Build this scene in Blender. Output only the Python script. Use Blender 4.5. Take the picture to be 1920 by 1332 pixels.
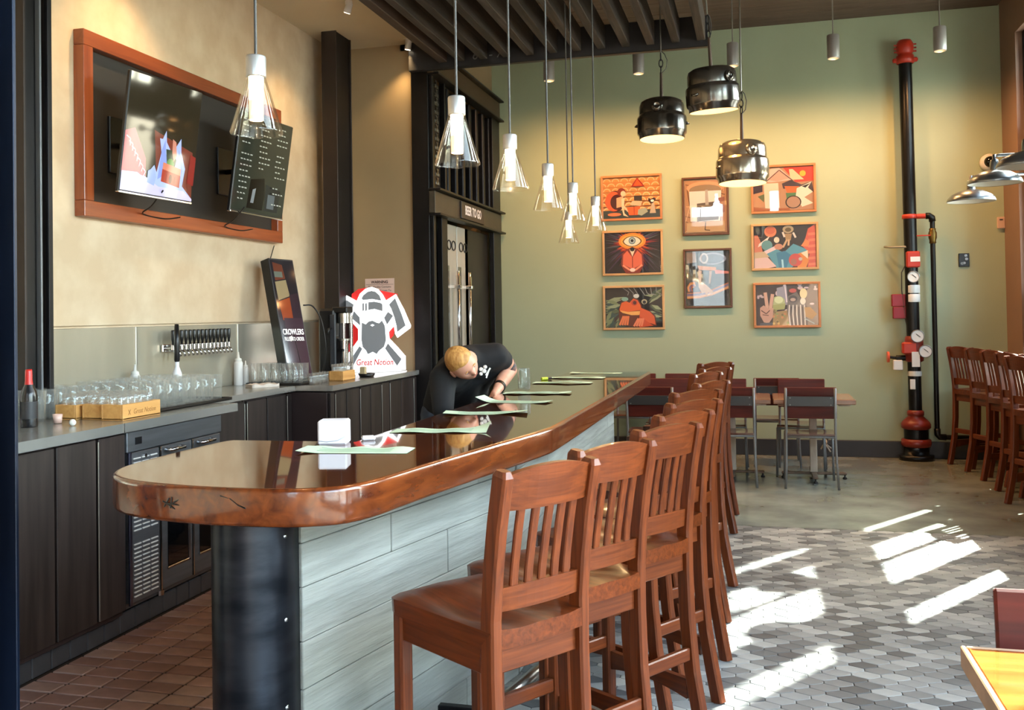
import bpy, bmesh, math, random
from mathutils import Vector, Matrix, Euler
random.seed(7)
SC = bpy.context.scene
COL = SC.collection
PI = math.pi
for o in list(bpy.data.objects):
    bpy.data.objects.remove(o)

def C(h, a=1.0):
    h = h.lstrip('#')
    r = []
    for i in (0, 2, 4):
        c = int(h[i:i+2], 16) / 255
        r.append(c / 12.92 if c <= .04045 else ((c + .055) / 1.055) ** 2.4)
    return (r[0], r[1], r[2], a)

# ------------------------------------------------------------------ camera
cam = bpy.data.cameras.new('camera')
camo = bpy.data.objects.new('camera', cam)
COL.objects.link(camo)
rt = Vector((0.96798, 0.25050, -0.01622)); dn = Vector((-0.02026, 0.01354, -0.99970)); fw = Vector((-0.25020, 0.96802, 0.01819))
M = Matrix((( rt.x, -dn.x, -fw.x), (rt.y, -dn.y, -fw.y), (rt.z, -dn.z, -fw.z))).to_4x4()
M.translation = Vector((0, 0, 1.53))
camo.matrix_world = M
cam.sensor_fit = 'HORIZONTAL'
cam.sensor_width = 36
cam.lens = 1768 / 1920 * 36
cam.shift_y = -110 / 1920
cam.clip_start = .05
SC.camera = camo

# ------------------------------------------------------------------ view, world, sun
SC.view_settings.view_transform = 'Standard'
SC.view_settings.look = 'None'
SC.view_settings.exposure = 0.22
SC.view_settings.gamma = 1
SC.view_settings.use_curve_mapping = False
cy = SC.cycles
cy.max_bounces = 8
cy.diffuse_bounces = 4
cy.glossy_bounces = 4
cy.transmission_bounces = 6
cy.transparent_max_bounces = 32
cy.sample_clamp_indirect = 4.0
cy.caustics_reflective = False
cy.caustics_refractive = False
cy.use_denoising = True
cy.use_light_tree = True

SUN_EL = math.radians(40)
SUN_DIR = Vector((.57, .82, 0)).normalized() * math.cos(SUN_EL) + Vector((0, 0, math.sin(SUN_EL)))
W = bpy.data.worlds.new('world')
SC.world = W
W.use_nodes = True
nt = W.node_tree
nt.nodes.clear()
sky = nt.nodes.new('ShaderNodeTexSky')
sky.sky_type = 'NISHITA'
sky.sun_disc = False
sky.sun_elevation = SUN_EL
sky.sun_rotation = math.atan2(SUN_DIR.x, SUN_DIR.y)
sky.air_density = 1.0
sky.dust_density = 2.5
bg = nt.nodes.new('ShaderNodeBackground')
bg.inputs['Strength'].default_value = 4.5
wo = nt.nodes.new('ShaderNodeOutputWorld')
hsv = nt.nodes.new('ShaderNodeHueSaturation'); hsv.inputs['Saturation'].default_value = .65
nt.links.new(sky.outputs[0], hsv.inputs['Color'])
nt.links.new(hsv.outputs[0], bg.inputs[0])
nt.links.new(bg.outputs[0], wo.inputs[0])

sun = bpy.data.lights.new('sun', 'SUN')
sun.energy = 75.0
sun.angle = math.radians(.6)
sun.color = (1, .96, .89)
suno = bpy.data.objects.new('sun', sun)
COL.objects.link(suno)
suno.rotation_euler = (-SUN_DIR).to_track_quat('-Z', 'Y').to_euler()

def portal(name, loc, size, direction):
    l = bpy.data.lights.new(name, 'AREA')
    l.shape = 'RECTANGLE'; l.size, l.size_y = size
    l.cycles.is_portal = True
    o = bpy.data.objects.new(name, l); COL.objects.link(o)
    o.location = loc
    o.rotation_euler = Vector(direction).to_track_quat('-Z', 'Y').to_euler()
def spot(name, loc, target, power, color, angle, blend=.6, radius=.03):
    l = bpy.data.lights.new(name, 'SPOT')
    l.energy = power; l.color = color; l.spot_size = math.radians(angle); l.spot_blend = blend; l.shadow_soft_size = radius
    o = bpy.data.objects.new(name, l); COL.objects.link(o)
    o.location = loc
    o.rotation_euler = (Vector(target) - Vector(loc)).to_track_quat('-Z', 'Y').to_euler()
    return o
WARM = (1, .62, .28)

# ------------------------------------------------------------------ materials
MATS = {}
def nodes_of(m):
    return m.node_tree.nodes, m.node_tree.links
def plain(name, col, rough=.5, metal=0, coat=0, var=.0, scale=8, bump=0, emit=None, estr=0, spec=.5, col2=None, stretch=(1, 1, 1), coords='Object', lo=.35, hi=.65, detail=4):
    if name in MATS: return MATS[name]
    m = bpy.data.materials.new(name); m.use_nodes = True
    n, l = nodes_of(m); b = n['Principled BSDF']
    c = C(col) if isinstance(col, str) else col
    b.inputs['Base Color'].default_value = c
    b.inputs['Roughness'].default_value = rough
    b.inputs['Metallic'].default_value = metal
    b.inputs['Coat Weight'].default_value = coat
    b.inputs['Coat Roughness'].default_value = .06
    b.inputs['Specular IOR Level'].default_value = spec
    if emit:
        b.inputs['Emission Color'].default_value = C(emit) if isinstance(emit, str) else emit
        b.inputs['Emission Strength'].default_value = estr
    if var or bump or col2:
        tc = n.new('ShaderNodeTexCoord'); mp = n.new('ShaderNodeMapping'); mp.inputs['Scale'].default_value = stretch
        l.new(tc.outputs[coords], mp.inputs[0])
        nz = n.new('ShaderNodeTexNoise'); nz.inputs['Scale'].default_value = scale; nz.inputs['Detail'].default_value = detail
        l.new(mp.outputs[0], nz.inputs['Vector'])
        if var or col2:
            cr = n.new('ShaderNodeValToRGB')
            cr.color_ramp.elements[0].position = lo; cr.color_ramp.elements[1].position = hi
            k = C(col2) if isinstance(col2, str) else tuple(x * (1 + var) for x in c[:3]) + (1,)
            cr.color_ramp.elements[0].color = tuple(x * (1 - var) for x in c[:3]) + (1,)
            cr.color_ramp.elements[1].color = k
            l.new(nz.outputs['Fac'], cr.inputs[0]); l.new(cr.outputs[0], b.inputs['Base Color'])
        if bump:
            bp = n.new('ShaderNodeBump'); bp.inputs['Strength'].default_value = bump; bp.inputs['Distance'].default_value = .01
            l.new(nz.outputs['Fac'], bp.inputs['Height']); l.new(bp.outputs[0], b.inputs['Normal'])
    MATS[name] = m
    return m
def wood(name, dark, light, axis='Z', scale=1.0, rough=.35, coat=.3, streak=18, contrast=.5, per_object=.25, bump=.05):
    """wood grain: noise stretched along the grain axis plus slow tone drift, each board its own tone"""
    if name in MATS: return MATS[name]
    m = bpy.data.materials.new(name); m.use_nodes = True
    n, l = nodes_of(m); b = n['Principled BSDF']
    tc = n.new('ShaderNodeTexCoord'); mp = n.new('ShaderNodeMapping')
    s = [streak * scale] * 3; s['XYZ'.index(axis)] = 1.1 * scale
    mp.inputs['Scale'].default_value = s
    l.new(tc.outputs['Object'], mp.inputs[0])
    oi = n.new('ShaderNodeObjectInfo')
    ad = n.new('ShaderNodeVectorMath'); ad.operation = 'ADD'
    cb = n.new('ShaderNodeCombineXYZ')
    mu = n.new('ShaderNodeMath'); mu.operation = 'MULTIPLY'; mu.inputs[1].default_value = 37.0
    l.new(oi.outputs['Random'], mu.inputs[0])
    for i in range(3): l.new(mu.outputs[0], cb.inputs[i])
    l.new(mp.outputs[0], ad.inputs[0]); l.new(cb.outputs[0], ad.inputs[1])
    nz = n.new('ShaderNodeTexNoise'); nz.inputs['Scale'].default_value = 1.6; nz.inputs['Detail'].default_value = 6; nz.inputs['Distortion'].default_value = .6
    l.new(ad.outputs[0], nz.inputs['Vector'])
    cr = n.new('ShaderNodeValToRGB')
    cr.color_ramp.elements[0].position = .5 - contrast * .4; cr.color_ramp.elements[1].position = .5 + contrast * .4
    cr.color_ramp.elements[0].color = C(dark); cr.color_ramp.elements[1].color = C(light)
    l.new(nz.outputs['Fac'], cr.inputs[0])
    hv = n.new('ShaderNodeHueSaturation')
    mr = n.new('ShaderNodeMapRange'); mr.inputs[3].default_value = 1 - per_object; mr.inputs[4].default_value = 1 + per_object
    l.new(oi.outputs['Random'], mr.inputs[0]); l.new(mr.outputs[0], hv.inputs['Value'])
    l.new(cr.outputs[0], hv.inputs['Color']); l.new(hv.outputs[0], b.inputs['Base Color'])
    b.inputs['Roughness'].default_value = rough
    b.inputs['Coat Weight'].default_value = coat; b.inputs['Coat Roughness'].default_value = .08
    if bump:
        bp = n.new('ShaderNodeBump'); bp.inputs['Strength'].default_value = bump; bp.inputs['Distance'].default_value = .004
        l.new(nz.outputs['Fac'], bp.inputs['Height']); l.new(bp.outputs[0], b.inputs['Normal'])
    MATS[name] = m
    return m
def glassy(name, tint='#ffffff', ior=1.45, gloss=1.0, rough=.02, body=0.0):
    """thin clear glass: fresnel mix of a see-through and a mirror closure, a little body tint"""
    if name in MATS: return MATS[name]
    m = bpy.data.materials.new(name); m.use_nodes = True
    n, l = nodes_of(m); n.remove(n['Principled BSDF'])
    out = n['Material Output']
    tr = n.new('ShaderNodeBsdfTransparent'); tr.inputs[0].default_value = C(tint)
    gl = n.new('ShaderNodeBsdfGlossy'); gl.inputs['Roughness'].default_value = rough
    gl.inputs['Color'].default_value = (gloss, gloss, gloss, 1)
    lw = n.new('ShaderNodeLayerWeight'); lw.inputs[0].default_value = .5
    pw = n.new('ShaderNodeMath'); pw.operation = 'POWER'; pw.inputs[1].default_value = 4.5
    fr = n.new('ShaderNodeMath'); fr.operation = 'MULTIPLY_ADD'; fr.inputs[1].default_value = .9; fr.inputs[2].default_value = ((ior - 1) / (ior + 1)) ** 2
    l.new(lw.outputs['Facing'], pw.inputs[0]); l.new(pw.outputs[0], fr.inputs[0])
    mx = n.new('ShaderNodeMixShader')
    l.new(fr.outputs[0], mx.inputs[0]); l.new(tr.outputs[0], mx.inputs[1]); l.new(gl.outputs[0], mx.inputs[2])
    last = mx
    if body:
        df = n.new('ShaderNodeBsdfDiffuse'); df.inputs[0].default_value = C('#e8ece8')
        m2 = n.new('ShaderNodeMixShader'); m2.inputs[0].default_value = body
        l.new(mx.outputs[0], m2.inputs[1]); l.new(df.outputs[0], m2.inputs[2]); last = m2
    l.new(last.outputs[0], out.inputs[0])
    MATS[name] = m
    return m
def inks(name, rough=.6, emit=0.0, coat=0.0):
    """flat printing inks: colour comes from the mesh's face colours (a print or a screen)"""
    if name in MATS: return MATS[name]
    m = bpy.data.materials.new(name); m.use_nodes = True
    n, l = nodes_of(m); b = n['Principled BSDF']
    at = n.new('ShaderNodeAttribute'); at.attribute_name = 'ink'
    l.new(at.outputs['Color'], b.inputs['Base Color'])
    b.inputs['Roughness'].default_value = rough
    b.inputs['Coat Weight'].default_value = coat; b.inputs['Coat Roughness'].default_value = .02
    if emit:
        l.new(at.outputs['Color'], b.inputs['Emission Color']); b.inputs['Emission Strength'].default_value = emit
    MATS[name] = m
    return m

# ------------------------------------------------------------------ mesh builder
class MB:
    def __init__(s): s.v = []; s.f = []; s.sm = []; s.mi = []; s.c = []
    def add(s, vs, fs, smooth=False, mi=0, T=None, col=None):
        k = len(s.v)
        for p in vs:
            p = Vector(p)
            s.v.append(tuple(T @ p) if T is not None else tuple(p))
        for f in fs:
            s.f.append([i + k for i in f]); s.sm.append(smooth); s.mi.append(mi); s.c.append(col)
        return s
    def box(s, c, d, b=0.0, T=None, mi=0, col=None):
        x, y, z = (q / 2 for q in d); cx, cy_, cz = c
        if b <= 0:
            vs = [(cx + i * x, cy_ + j * y, cz + k * z) for i in (-1, 1) for j in (-1, 1) for k in (-1, 1)]
            return s.add(vs, [(0, 1, 3, 2), (4, 6, 7, 5), (0, 4, 5, 1), (2, 3, 7, 6), (0, 2, 6, 4), (1, 5, 7, 3)], False, mi, T, col)
        b = min(b, x * .9, y * .9, z * .9)
        vs = []; idx = {}
        for i in (-1, 1):
            for j in (-1, 1):
                for k in (-1, 1):
                    for a in range(3):
                        q = [i * (x - b), j * (y - b), k * (z - b)]
                        q[a] = (i, j, k)[a] * (x, y, z)[a]
                        idx[(i, j, k, a)] = len(vs); vs.append((cx + q[0], cy_ + q[1], cz + q[2]))
        fs = []
        for a in range(3):
            u, w = (a + 1) % 3, (a + 2) % 3
            for sg in (-1, 1):
                r = []
                for (p, q) in ((-1, -1), (1, -1), (1, 1), (-1, 1)):
                    key = [0, 0, 0]; key[a] = sg; key[u] = p; key[w] = q
                    r.append(idx[tuple(key) + (a,)])
                fs.append(r if sg > 0 else r[::-1])
        for a in range(3):
            u, w = (a + 1) % 3, (a + 2) % 3
            for p in (-1, 1):
                for q in (-1, 1):
                    k0 = [0, 0, 0]; k1 = [0, 0, 0]
                    k0[a] = -1; k1[a] = 1; k0[u] = k1[u] = p; k0[w] = k1[w] = q
                    r = [idx[tuple(k0) + (u,)], idx[tuple(k1) + (u,)], idx[tuple(k1) + (w,)], idx[tuple(k0) + (w,)]]
                    fs.append(r if p * q > 0 else r[::-1])
        for i in (-1, 1):
            for j in (-1, 1):
                for k in (-1, 1):
                    r = [idx[(i, j, k, a)] for a in range(3)]
                    fs.append(r if i * j * k > 0 else r[::-1])
        return s.add(vs, fs, False, mi, T, col)
    def lathe(s, prof, n=20, c=(0, 0, 0), T=None, smooth=True, mi=0, sx=1, sy=1):
        vs = []; fs = []; m = len(prof)
        for i in range(n):
            a = 2 * PI * i / n
            for r, z in prof: vs.append((c[0] + sx * r * math.cos(a), c[1] + sy * r * math.sin(a), c[2] + z))
        for i in range(n):
            j = (i + 1) % n
            for k in range(m - 1):
                fs.append((i * m + k, j * m + k, j * m + k + 1, i * m + k + 1))
        return s.add(vs, fs, smooth, mi, T)
    def cyl(s, p0, p1, r0, r1=None, n=12, smooth=True, mi=0, caps=True):
        r1 = r0 if r1 is None else r1
        p0, p1 = Vector(p0), Vector(p1); d = (p1 - p0)
        q = d.to_track_quat('Z', 'Y').to_matrix()
        vs = []
        for p, r in ((p0, r0), (p1, r1)):
            for i in range(n):
                a = 2 * PI * i / n
                vs.append(p + q @ Vector((r * math.cos(a), r * math.sin(a), 0)))
        s.add(vs, [(i, (i + 1) % n, n + (i + 1) % n, n + i) for i in range(n)], smooth, mi)
        if caps:
            s.add(vs[:n], [tuple(range(n))[::-1]], False, mi); s.add(vs[n:], [tuple(range(n))], False, mi)
        return s
    def tube(s, pts, r, n=8, mi=0, closed=False):
        pts = [Vector(p) for p in pts]; m = len(pts); vs = []
        up = Vector((0, 0, 1)); prev = None
        for i, p in enumerate(pts):
            if closed: t = pts[(i + 1) % m] - pts[i - 1]
            else: t = pts[min(i + 1, m - 1)] - pts[max(i - 1, 0)]
            t.normalize()
            if prev is None:
                a = t.cross(up)
                if a.length < .05: a = t.cross(Vector((1, 0, 0)))
            else: a = prev - t * prev.dot(t)
            a.normalize(); prev = a; b = t.cross(a)
            rr = r[i] if isinstance(r, (list, tuple)) else r
            for k in range(n):
                g = 2 * PI * k / n; vs.append(p + (a * math.cos(g) + b * math.sin(g)) * rr)
        fs = []
        for i in range(m if closed else m - 1):
            j = (i + 1) % m
            for k in range(n): fs.append((i * n + k, i * n + (k + 1) % n, j * n + (k + 1) % n, j * n + k))
        if not closed: fs += [tuple(range(n))[::-1], tuple((m - 1) * n + k for k in range(n))]
        return s.add(vs, fs, True, mi)
    def sweep(s, pts, wx, wt, T=None, mi=0, ch=.004, tip=1.0):
        """rectangular bar along a path in the local YZ plane; wx across X, wt in the plane; chamfered"""
        m = len(pts); vs = []
        for i, (x, y, z) in enumerate(pts):
            a = Vector(pts[max(i - 1, 0)]); b = Vector(pts[min(i + 1, m - 1)])
            t = (b - a).normalized(); nrm = Vector((0, t.z, -t.y)).normalized() if abs(t.z) + abs(t.y) > 1e-6 else Vector((0, 1, 0))
            p = Vector((x, y, z)); k = tip if i == m - 1 else 1; hx = wx / 2 * k; hn = wt / 2 * k
            for (u, w) in ((-hx, -hn + ch), (-hx + ch, -hn), (hx - ch, -hn), (hx, -hn + ch), (hx, hn - ch), (hx - ch, hn), (-hx + ch, hn), (-hx, hn - ch)):
                vs.append(p + Vector((u, 0, 0)) + nrm * w)
        fs = []
        for i in range(m - 1):
            for k in range(8): fs.append((i * 8 + k, (i + 1) * 8 + k, (i + 1) * 8 + (k + 1) % 8, i * 8 + (k + 1) % 8))
        fs += [tuple(range(8)), tuple((m - 1) * 8 + k for k in range(8))[::-1]]
        return s.add(vs, fs, False, mi, T)
    def prism(s, poly, z0, z1, T=None, mi=0, smooth=False, col=None):
        n = len(poly)
        vs = [(x, y, z0) for x, y in poly] + [(x, y, z1) for x, y in poly]
        s.add(vs, [tuple(range(n))[::-1], tuple(range(n, 2 * n))] + [(i, (i + 1) % n, n + (i + 1) % n, n + i) for i in range(n)], smooth, mi, T, col)
        return s
    def build(s, name, mats, parent=None, loc=None, link=True):
        me = bpy.data.meshes.new(name)
        me.from_pydata([tuple(p) for p in s.v], [], s.f)
        me.polygons.foreach_set('use_smooth', s.sm); me.polygons.foreach_set('material_index', s.mi)
        for m in (mats if isinstance(mats, (list, tuple)) else [mats]): me.materials.append(m)
        if any(c is not None for c in s.c):
            at = me.color_attributes.new('ink', 'FLOAT_COLOR', 'CORNER')
            k = 0
            for f, c in zip(s.f, s.c):
                for _ in f: at.data[k].color = c or (0, 0, 0, 1); k += 1
        me.validate(); me.update()
        o = bpy.data.objects.new(name, me)
        if link: COL.objects.link(o)
        if parent is not None: o.parent = parent
        if loc is not None: o.location = loc
        return o
def tag(o, label, cat, group=None, kind=None):
    if label: o['label'] = label
    if cat: o['category'] = cat
    if group: o['group'] = group
    if kind: o['kind'] = kind
    return o
def empty(name, label, cat, loc=(0, 0, 0), rz=0, group=None):
    o = bpy.data.objects.new(name, None); COL.objects.link(o)
    o.location = loc; o.rotation_euler = (0, 0, rz); o.empty_display_size = .1
    return tag(o, label, cat, group)
def dup(root, loc, rz=0, label=None, group=None):
    r = root.copy(); COL.objects.link(r); r.location = loc; r.rotation_euler = (0, 0, rz)
    if label: r['label'] = label
    if group: r['group'] = group
    for ch in KIDS.get(root.name, []):
        c = ch.copy(); COL.objects.link(c); c.parent = r
        for g in KIDS.get(ch.name, []):
            d = g.copy(); COL.objects.link(d); d.parent = c
    return r
KIDS = {}
def index_kids():
    KIDS.clear()
    for o in bpy.data.objects:
        if o.parent: KIDS.setdefault(o.parent.name, []).append(o)
def structure(o):
    o['kind'] = 'structure'; return o
def text_mb(txt, size, depth=.001, T=None, mb=None, col=None, bold=0.0, shear=0.0, align='CENTER', mi=0, space=1.0, sx=1.0):
    cu = bpy.data.curves.new('lettering', 'FONT'); cu.body = txt; cu.size = size; cu.extrude = depth; cu.offset = bold
    cu.shear = shear; cu.align_x = align; cu.align_y = 'CENTER'; cu.space_character = space; cu.resolution_u = 3
    o = bpy.data.objects.new('lettering', cu); COL.objects.link(o)
    me = o.to_mesh()
    mb = mb or MB()
    mb.add([(v.co.x * sx, v.co.y, v.co.z) for v in me.vertices], [tuple(p.vertices) for p in me.polygons], False, mi, T, col)
    o.to_mesh_clear(); bpy.data.objects.remove(o); bpy.data.curves.remove(cu)
    return mb
def frameT(origin, right, up):
    r = Vector(right).normalized(); u = Vector(up).normalized(); n = r.cross(u)
    m = Matrix(((r.x, u.x, n.x), (r.y, u.y, n.y), (r.z, u.z, n.z))).to_4x4(); m.translation = Vector(origin)
    return m
def curve(pts, n=6):
    """smooth path through the points (Catmull-Rom)"""
    P = [Vector(p) for p in pts]; P = [P[0] * 2 - P[1]] + P + [P[-1] * 2 - P[-2]]; r = []
    for i in range(1, len(P) - 2):
        for k in range(n):
            t = k / n; a, b, c, d = P[i - 1:i + 3]
            r.append(.5 * ((2 * b) + (c - a) * t + (2 * a - 5 * b + 4 * c - d) * t * t + (3 * b - a - 3 * c + d) * t ** 3))
    return r + [P[-2]]
class Art:
    """flat drawing, u right 0..1, v down 0..1, painted in layers"""
    def __init__(s, w, h, base): s.w, s.h = w, h; s.mb = MB(); s.k = 0; s.poly([(0, 0), (1, 0), (1, 1), (0, 1)], base)
    def P(s, u, v): return ((min(max(u, 0), 1) - .5) * s.w, (.5 - min(max(v, 0), 1)) * s.h, s.k * .00012)
    def poly(s, pts, col):
        vs = [s.P(*p) for p in pts]; s.k += 1
        ar = sum(vs[i][0] * vs[(i + 1) % len(vs)][1] - vs[(i + 1) % len(vs)][0] * vs[i][1] for i in range(len(vs)))
        f = list(range(len(vs)))
        s.mb.add(vs, [f if ar > 0 else f[::-1]], False, 0, None, C(col)); return s
    def ell(s, cx, cy_, rx, ry, col, n=20, a0=0, a1=2 * PI):
        return s.poly([(cx + rx * math.cos(a0 + (a1 - a0) * i / n), cy_ + ry * math.sin(a0 + (a1 - a0) * i / n)) for i in range(n if a1 - a0 > 6.2 else n + 1)], col)
    def line(s, pts, w, col):
        for (a, b), (c, d) in zip(pts[:-1], pts[1:]):
            dx, dy = (c - a) * s.w, (d - b) * s.h; L = math.hypot(dx, dy) or 1
            nx, ny = -dy / L * w / 2 / s.w, dx / L * w / 2 / s.h
            s.poly([(a + nx, b + ny), (c + nx, d + ny), (c - nx, d - ny), (a - nx, b - ny)], col)
        return s

# ================================================================== SETTING
m_plaster = plain('plaster_beige', '#c3ab8d', rough=.75, col2='#d1bda0', scale=5, bump=.12, detail=6, spec=.3)
m_tan = plain('paint_tan', '#a08a68', rough=.7, var=.03, scale=3, spec=.3)
m_green = plain('paint_sage', '#a9b494', rough=.62, var=.02, scale=2, spec=.35)
m_pier = plain('paint_brown_pier', '#8d6f5c', rough=.7, var=.04, scale=3)
m_soffit = plain('paint_soffit', '#cdbfa3', rough=.8, var=.02, scale=3)
m_deck = plain('ceiling_deck', '#4d4034', rough=.8, var=.2, scale=6, stretch=(.3, 3, 3))
m_black = plain('black_steel', '#16161a', rough=.42, metal=.6, var=.35, scale=9, stretch=(1, 1, .25))
m_blue = plain('blued_steel', '#101a2c', rough=.38, metal=.55, var=.4, scale=7, stretch=(1, 1, .2))
m_grout = plain('floor_grout', '#6b6a66', rough=.9, var=.1, scale=20)
m_conc_floor = plain('polished_concrete', '#6f746c', rough=.16, col2='#8f948a', scale=2.6, detail=8, spec=.5, bump=.0)
m_qgrout = plain('quarry_grout', '#2b2019', rough=.9)
m_base = plain('baseboard_charcoal', '#2f3133', rough=.5)
m_bolt = plain('bolt_steel', '#b8bcc0', rough=.25, metal=1)
m_chrome = plain('chrome', '#d8d8d8', rough=.12, metal=1)
m_steel = plain('brushed_stainless', '#b7b4ac', rough=.28, metal=1, var=.12, scale=4, stretch=(.4, .4, 6))
m_steel_h = plain('worktop_stainless', '#b5b4ae', rough=.22, metal=.7, var=.1, scale=4, stretch=(6, .4, .4))
m_darksteel = plain('fridge_steel', '#75787c', rough=.34, metal=.75, var=.12, scale=5, stretch=(.5, .5, 6))
m_glass = glassy('window_glass', '#f4faf8', 1.4, 1.0)
m_tumbler = glassy('drinking_glass', '#fefefd', 1.6, 1.0, .02, .05)
m_lampglass = glassy('lamp_glass', '#fefcf8', 1.45, 1.0, .01)
m_pave = plain('pavement_grey', '#8a8882', rough=.9, var=.1, scale=3)

FLOOR_SPLIT = 6.9
fl = MB()
def quad(mb, x0, y0, x1, y1, z, mi): mb.add([(x0, y0, z), (x1, y0, z), (x1, y1, z), (x0, y1, z)], [(0, 1, 2, 3)], False, mi)
quad(fl, -1.12, -3, 2.41, FLOOR_SPLIT, -.006, 0)
quad(fl, -1.12, FLOOR_SPLIT, 2.41, 10.3, 0, 1)
quad(fl, -2.9, FLOOR_SPLIT, -1.12, 10.3, 0, 1)
quad(fl, -5.0, -3, -1.12, FLOOR_SPLIT, -.006, 2)
quad(fl, -5.0, FLOOR_SPLIT, -2.9, 10.3, -.006, 2)
fl.box((-1.3, 3.65, -.2), (7.6, 13.5, .36), mi=0)
floor = structure(fl.build('floor', [m_grout, m_conc_floor, m_qgrout]))
floor['label'] = 'grey picket tiles, polished concrete behind them and quarry tiles behind the bar'

def wall(name, boxes, m, label=None):
    mb = MB()
    for a, b in boxes:
        mb.box([(p + q) / 2 for p, q in zip(a, b)], [abs(q - p) for p, q in zip(a, b)])
    o = structure(mb.build(name, m))
    if label: o['label'] = label
    return o
wall('wall_left', [((-3.94, -3, 1.5), (-3.74, 8.25, 4.6)), ((-3.94, -3, -.01), (-3.76, 8.25, 1.5))], m_plaster, 'beige trowelled plaster wall behind the back bar')
wall('wall_left.001', [((-3.74, 8.05, 0), (-2.99, 8.25, 4.0))], m_tan, 'tan wall facing the room beside the steel doorway')
wall('wall_left.002', [((-3.1, 8.26, 2.7), (-2.93, 10.3, 3.94)), ((-3.1, 8.05, 3.94), (-2.86, 10.3, 4.56)), ((-3.2, 9.99, 0), (-2.93, 10.3, 2.66)), ((-3.94, 8.26, 2.7), (-3.1, 8.35, 4.56))], m_tan, 'tan wall above the steel doorway')
wall('wall_left.003', [((-3.94, 8.25, 0), (-3.84, 10.5, 4.56))], m_tan)
wall('wall_far', [((-3.84, 10.3, 0), (2.61, 10.5, 4.6))], m_green, 'sage green end wall with framed pictures')
structure(MB().box((-.22, 10.285, .085), (5.26, .03, .17), .004).build('baseboard_far', m_base))
# right wall: piers, header and sill round the windows
Z1 = 4.56
rw = [((2.41, 9.74, 0), (2.61, 10.3, Z1)), ((2.41, 5.6, 0), (2.61, 7.18, Z1)), ((2.41, 3.6, 0), (2.61, 4.3, Z1)), ((2.41, -3, 0), (2.61, -2.6, Z1)),
      ((2.41, -2.6, 0), (2.61, 9.74, .5)), ((2.41, -2.6, 4.1), (2.61, 9.74, Z1)), ((2.41, 4.3, .5), (2.61, 5.6, 2.5)), ]
wall('wall_right', rw, m_pier, 'brown painted pier and window wall on the right')
bw = [((-5, -3.2, 0), (2.61, -3, .85)), ((-5, -3.2, 4.45), (2.61, -3, Z1)), ((-5, -3.2, .85), (-4.6, -3, 4.45)), ((-4.6, -3.2, .85), (-1.55, -3, 4.45)),
      ((-.68, -3.2, .85), (.32, -3, 4.45)), ((.64, -3.2, .85), (1.55, -3, 4.45)), ((.32, -3.2, .85), (.64, -3, 3.75)), ((2.3, -3.2, .85), (2.61, -3, 4.45))]
wall('wall_back', bw, m_pier)
wall('wall_near_left', [((-5.2, -3.2, 0), (-5.0, 10.5, Z1)), ((-5.0, -3.0, 0), (-4.99, -2.99, .1))], m_tan)
structure(MB().box((-1.2, 3.65, 4.66), (8.2, 14, .2)).build('ceiling', m_deck))
ceil = bpy.data.objects['ceiling']
m_board = plain('ceiling_board', '#5a4a3d', rough=.75, var=.18, scale=7, stretch=(.3, 3, 3))
bm0 = MB().box((0, 0, 0), (5.2, .352, .03), .004).build('board', m_board, link=False)
for i in range(16):
    o = bm0.copy(); COL.objects.link(o); o.parent = ceil; o.location = (-.2, 10.12 - .36 * i, 4.545)
structure(MB().box((-3.34, 2.6, 4.05), (.8, 10.9, .1)).build('ceiling.001', m_soffit))
bpy.data.objects['ceiling.001']['label'] = 'pale lowered ceiling over the back bar'
structure(MB().box((0, 0, -.6), (70, 70, .4)).build('ground', m_pave))

# windows
def window(n, axis, at, a0, a1, z0, z1, solids, bars, label):
    """opening in the plane axis=at; solids are opaque steel panels (a0,a1,z0,z1), bars thin muntins"""
    root = structure(MB().box((0, 0, 0), (.001, .001, .001)).build('window_%d' % n, m_black))
    def bx(lo, hi, zl, zh, t, m, nm):
        if axis == 'x': o = MB().box((at, (lo + hi) / 2, (zl + zh) / 2), (t, hi - lo, zh - zl)).build(nm, m, root)
        else: o = MB().box(((lo + hi) / 2, at, (zl + zh) / 2), (hi - lo, t, zh - zl)).build(nm, m, root)
        return o
    root.data.transform(Matrix.Translation((at, (a0 + a1) / 2, z0 + .01) if axis == 'x' else ((a0 + a1) / 2, at, z0 + .01)))
    for lo, hi, zl, zh in ((a0, a1, z0, z0 + .05), (a0, a1, z1 - .05, z1), (a0, a0 + .06, z0 + .05, z1 - .05), (a1 - .06, a1, z0 + .05, z1 - .05)):
        bx(lo, hi, zl, zh, .12, m_black, 'frame')
    for s in solids: bx(*s, .1, m_black, 'mullion')
    for s in bars: bx(*s, .05, m_black, 'bar')
    bx(a0 + .06, a1 - .06, z0 + .05, z1 - .05, .006, m_glass, 'pane')
    root['label'] = label
window(1, 'x', 2.53, 7.18, 9.74, .5, 4.1, [(7.81, 8.15, .55, 4.05), (9.18, 9.42, .55, 4.05), (7.24, 7.47, .55, 4.05), (7.47, 7.81, 1.1, 1.69), (8.15, 9.18, 1.1, 1.69), (9.42, 9.68, 1.1, 1.69),  # wide solid panels are added to cut the sun into the floor patches
    (7.47, 7.81, 2.76, 3.22), (8.15, 9.18, 2.76, 3.22), (9.42, 9.68, 2.76, 3.22), (7.47, 7.81, .55, .88), (8.15, 9.18, .55, .88), (9.42, 9.68, .55, .88)],
    [(8.70, 8.722, 1.69, 2.76), (8.70, 8.722, 3.22, 4.05)], 'dark steel framed window beside the right-hand stools')
window(2, 'x', 2.53, 4.3, 5.6, 2.5, 4.1, [], [(4.9, 4.93, 2.55, 4.05)], 'small high steel window on the right wall')
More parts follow.
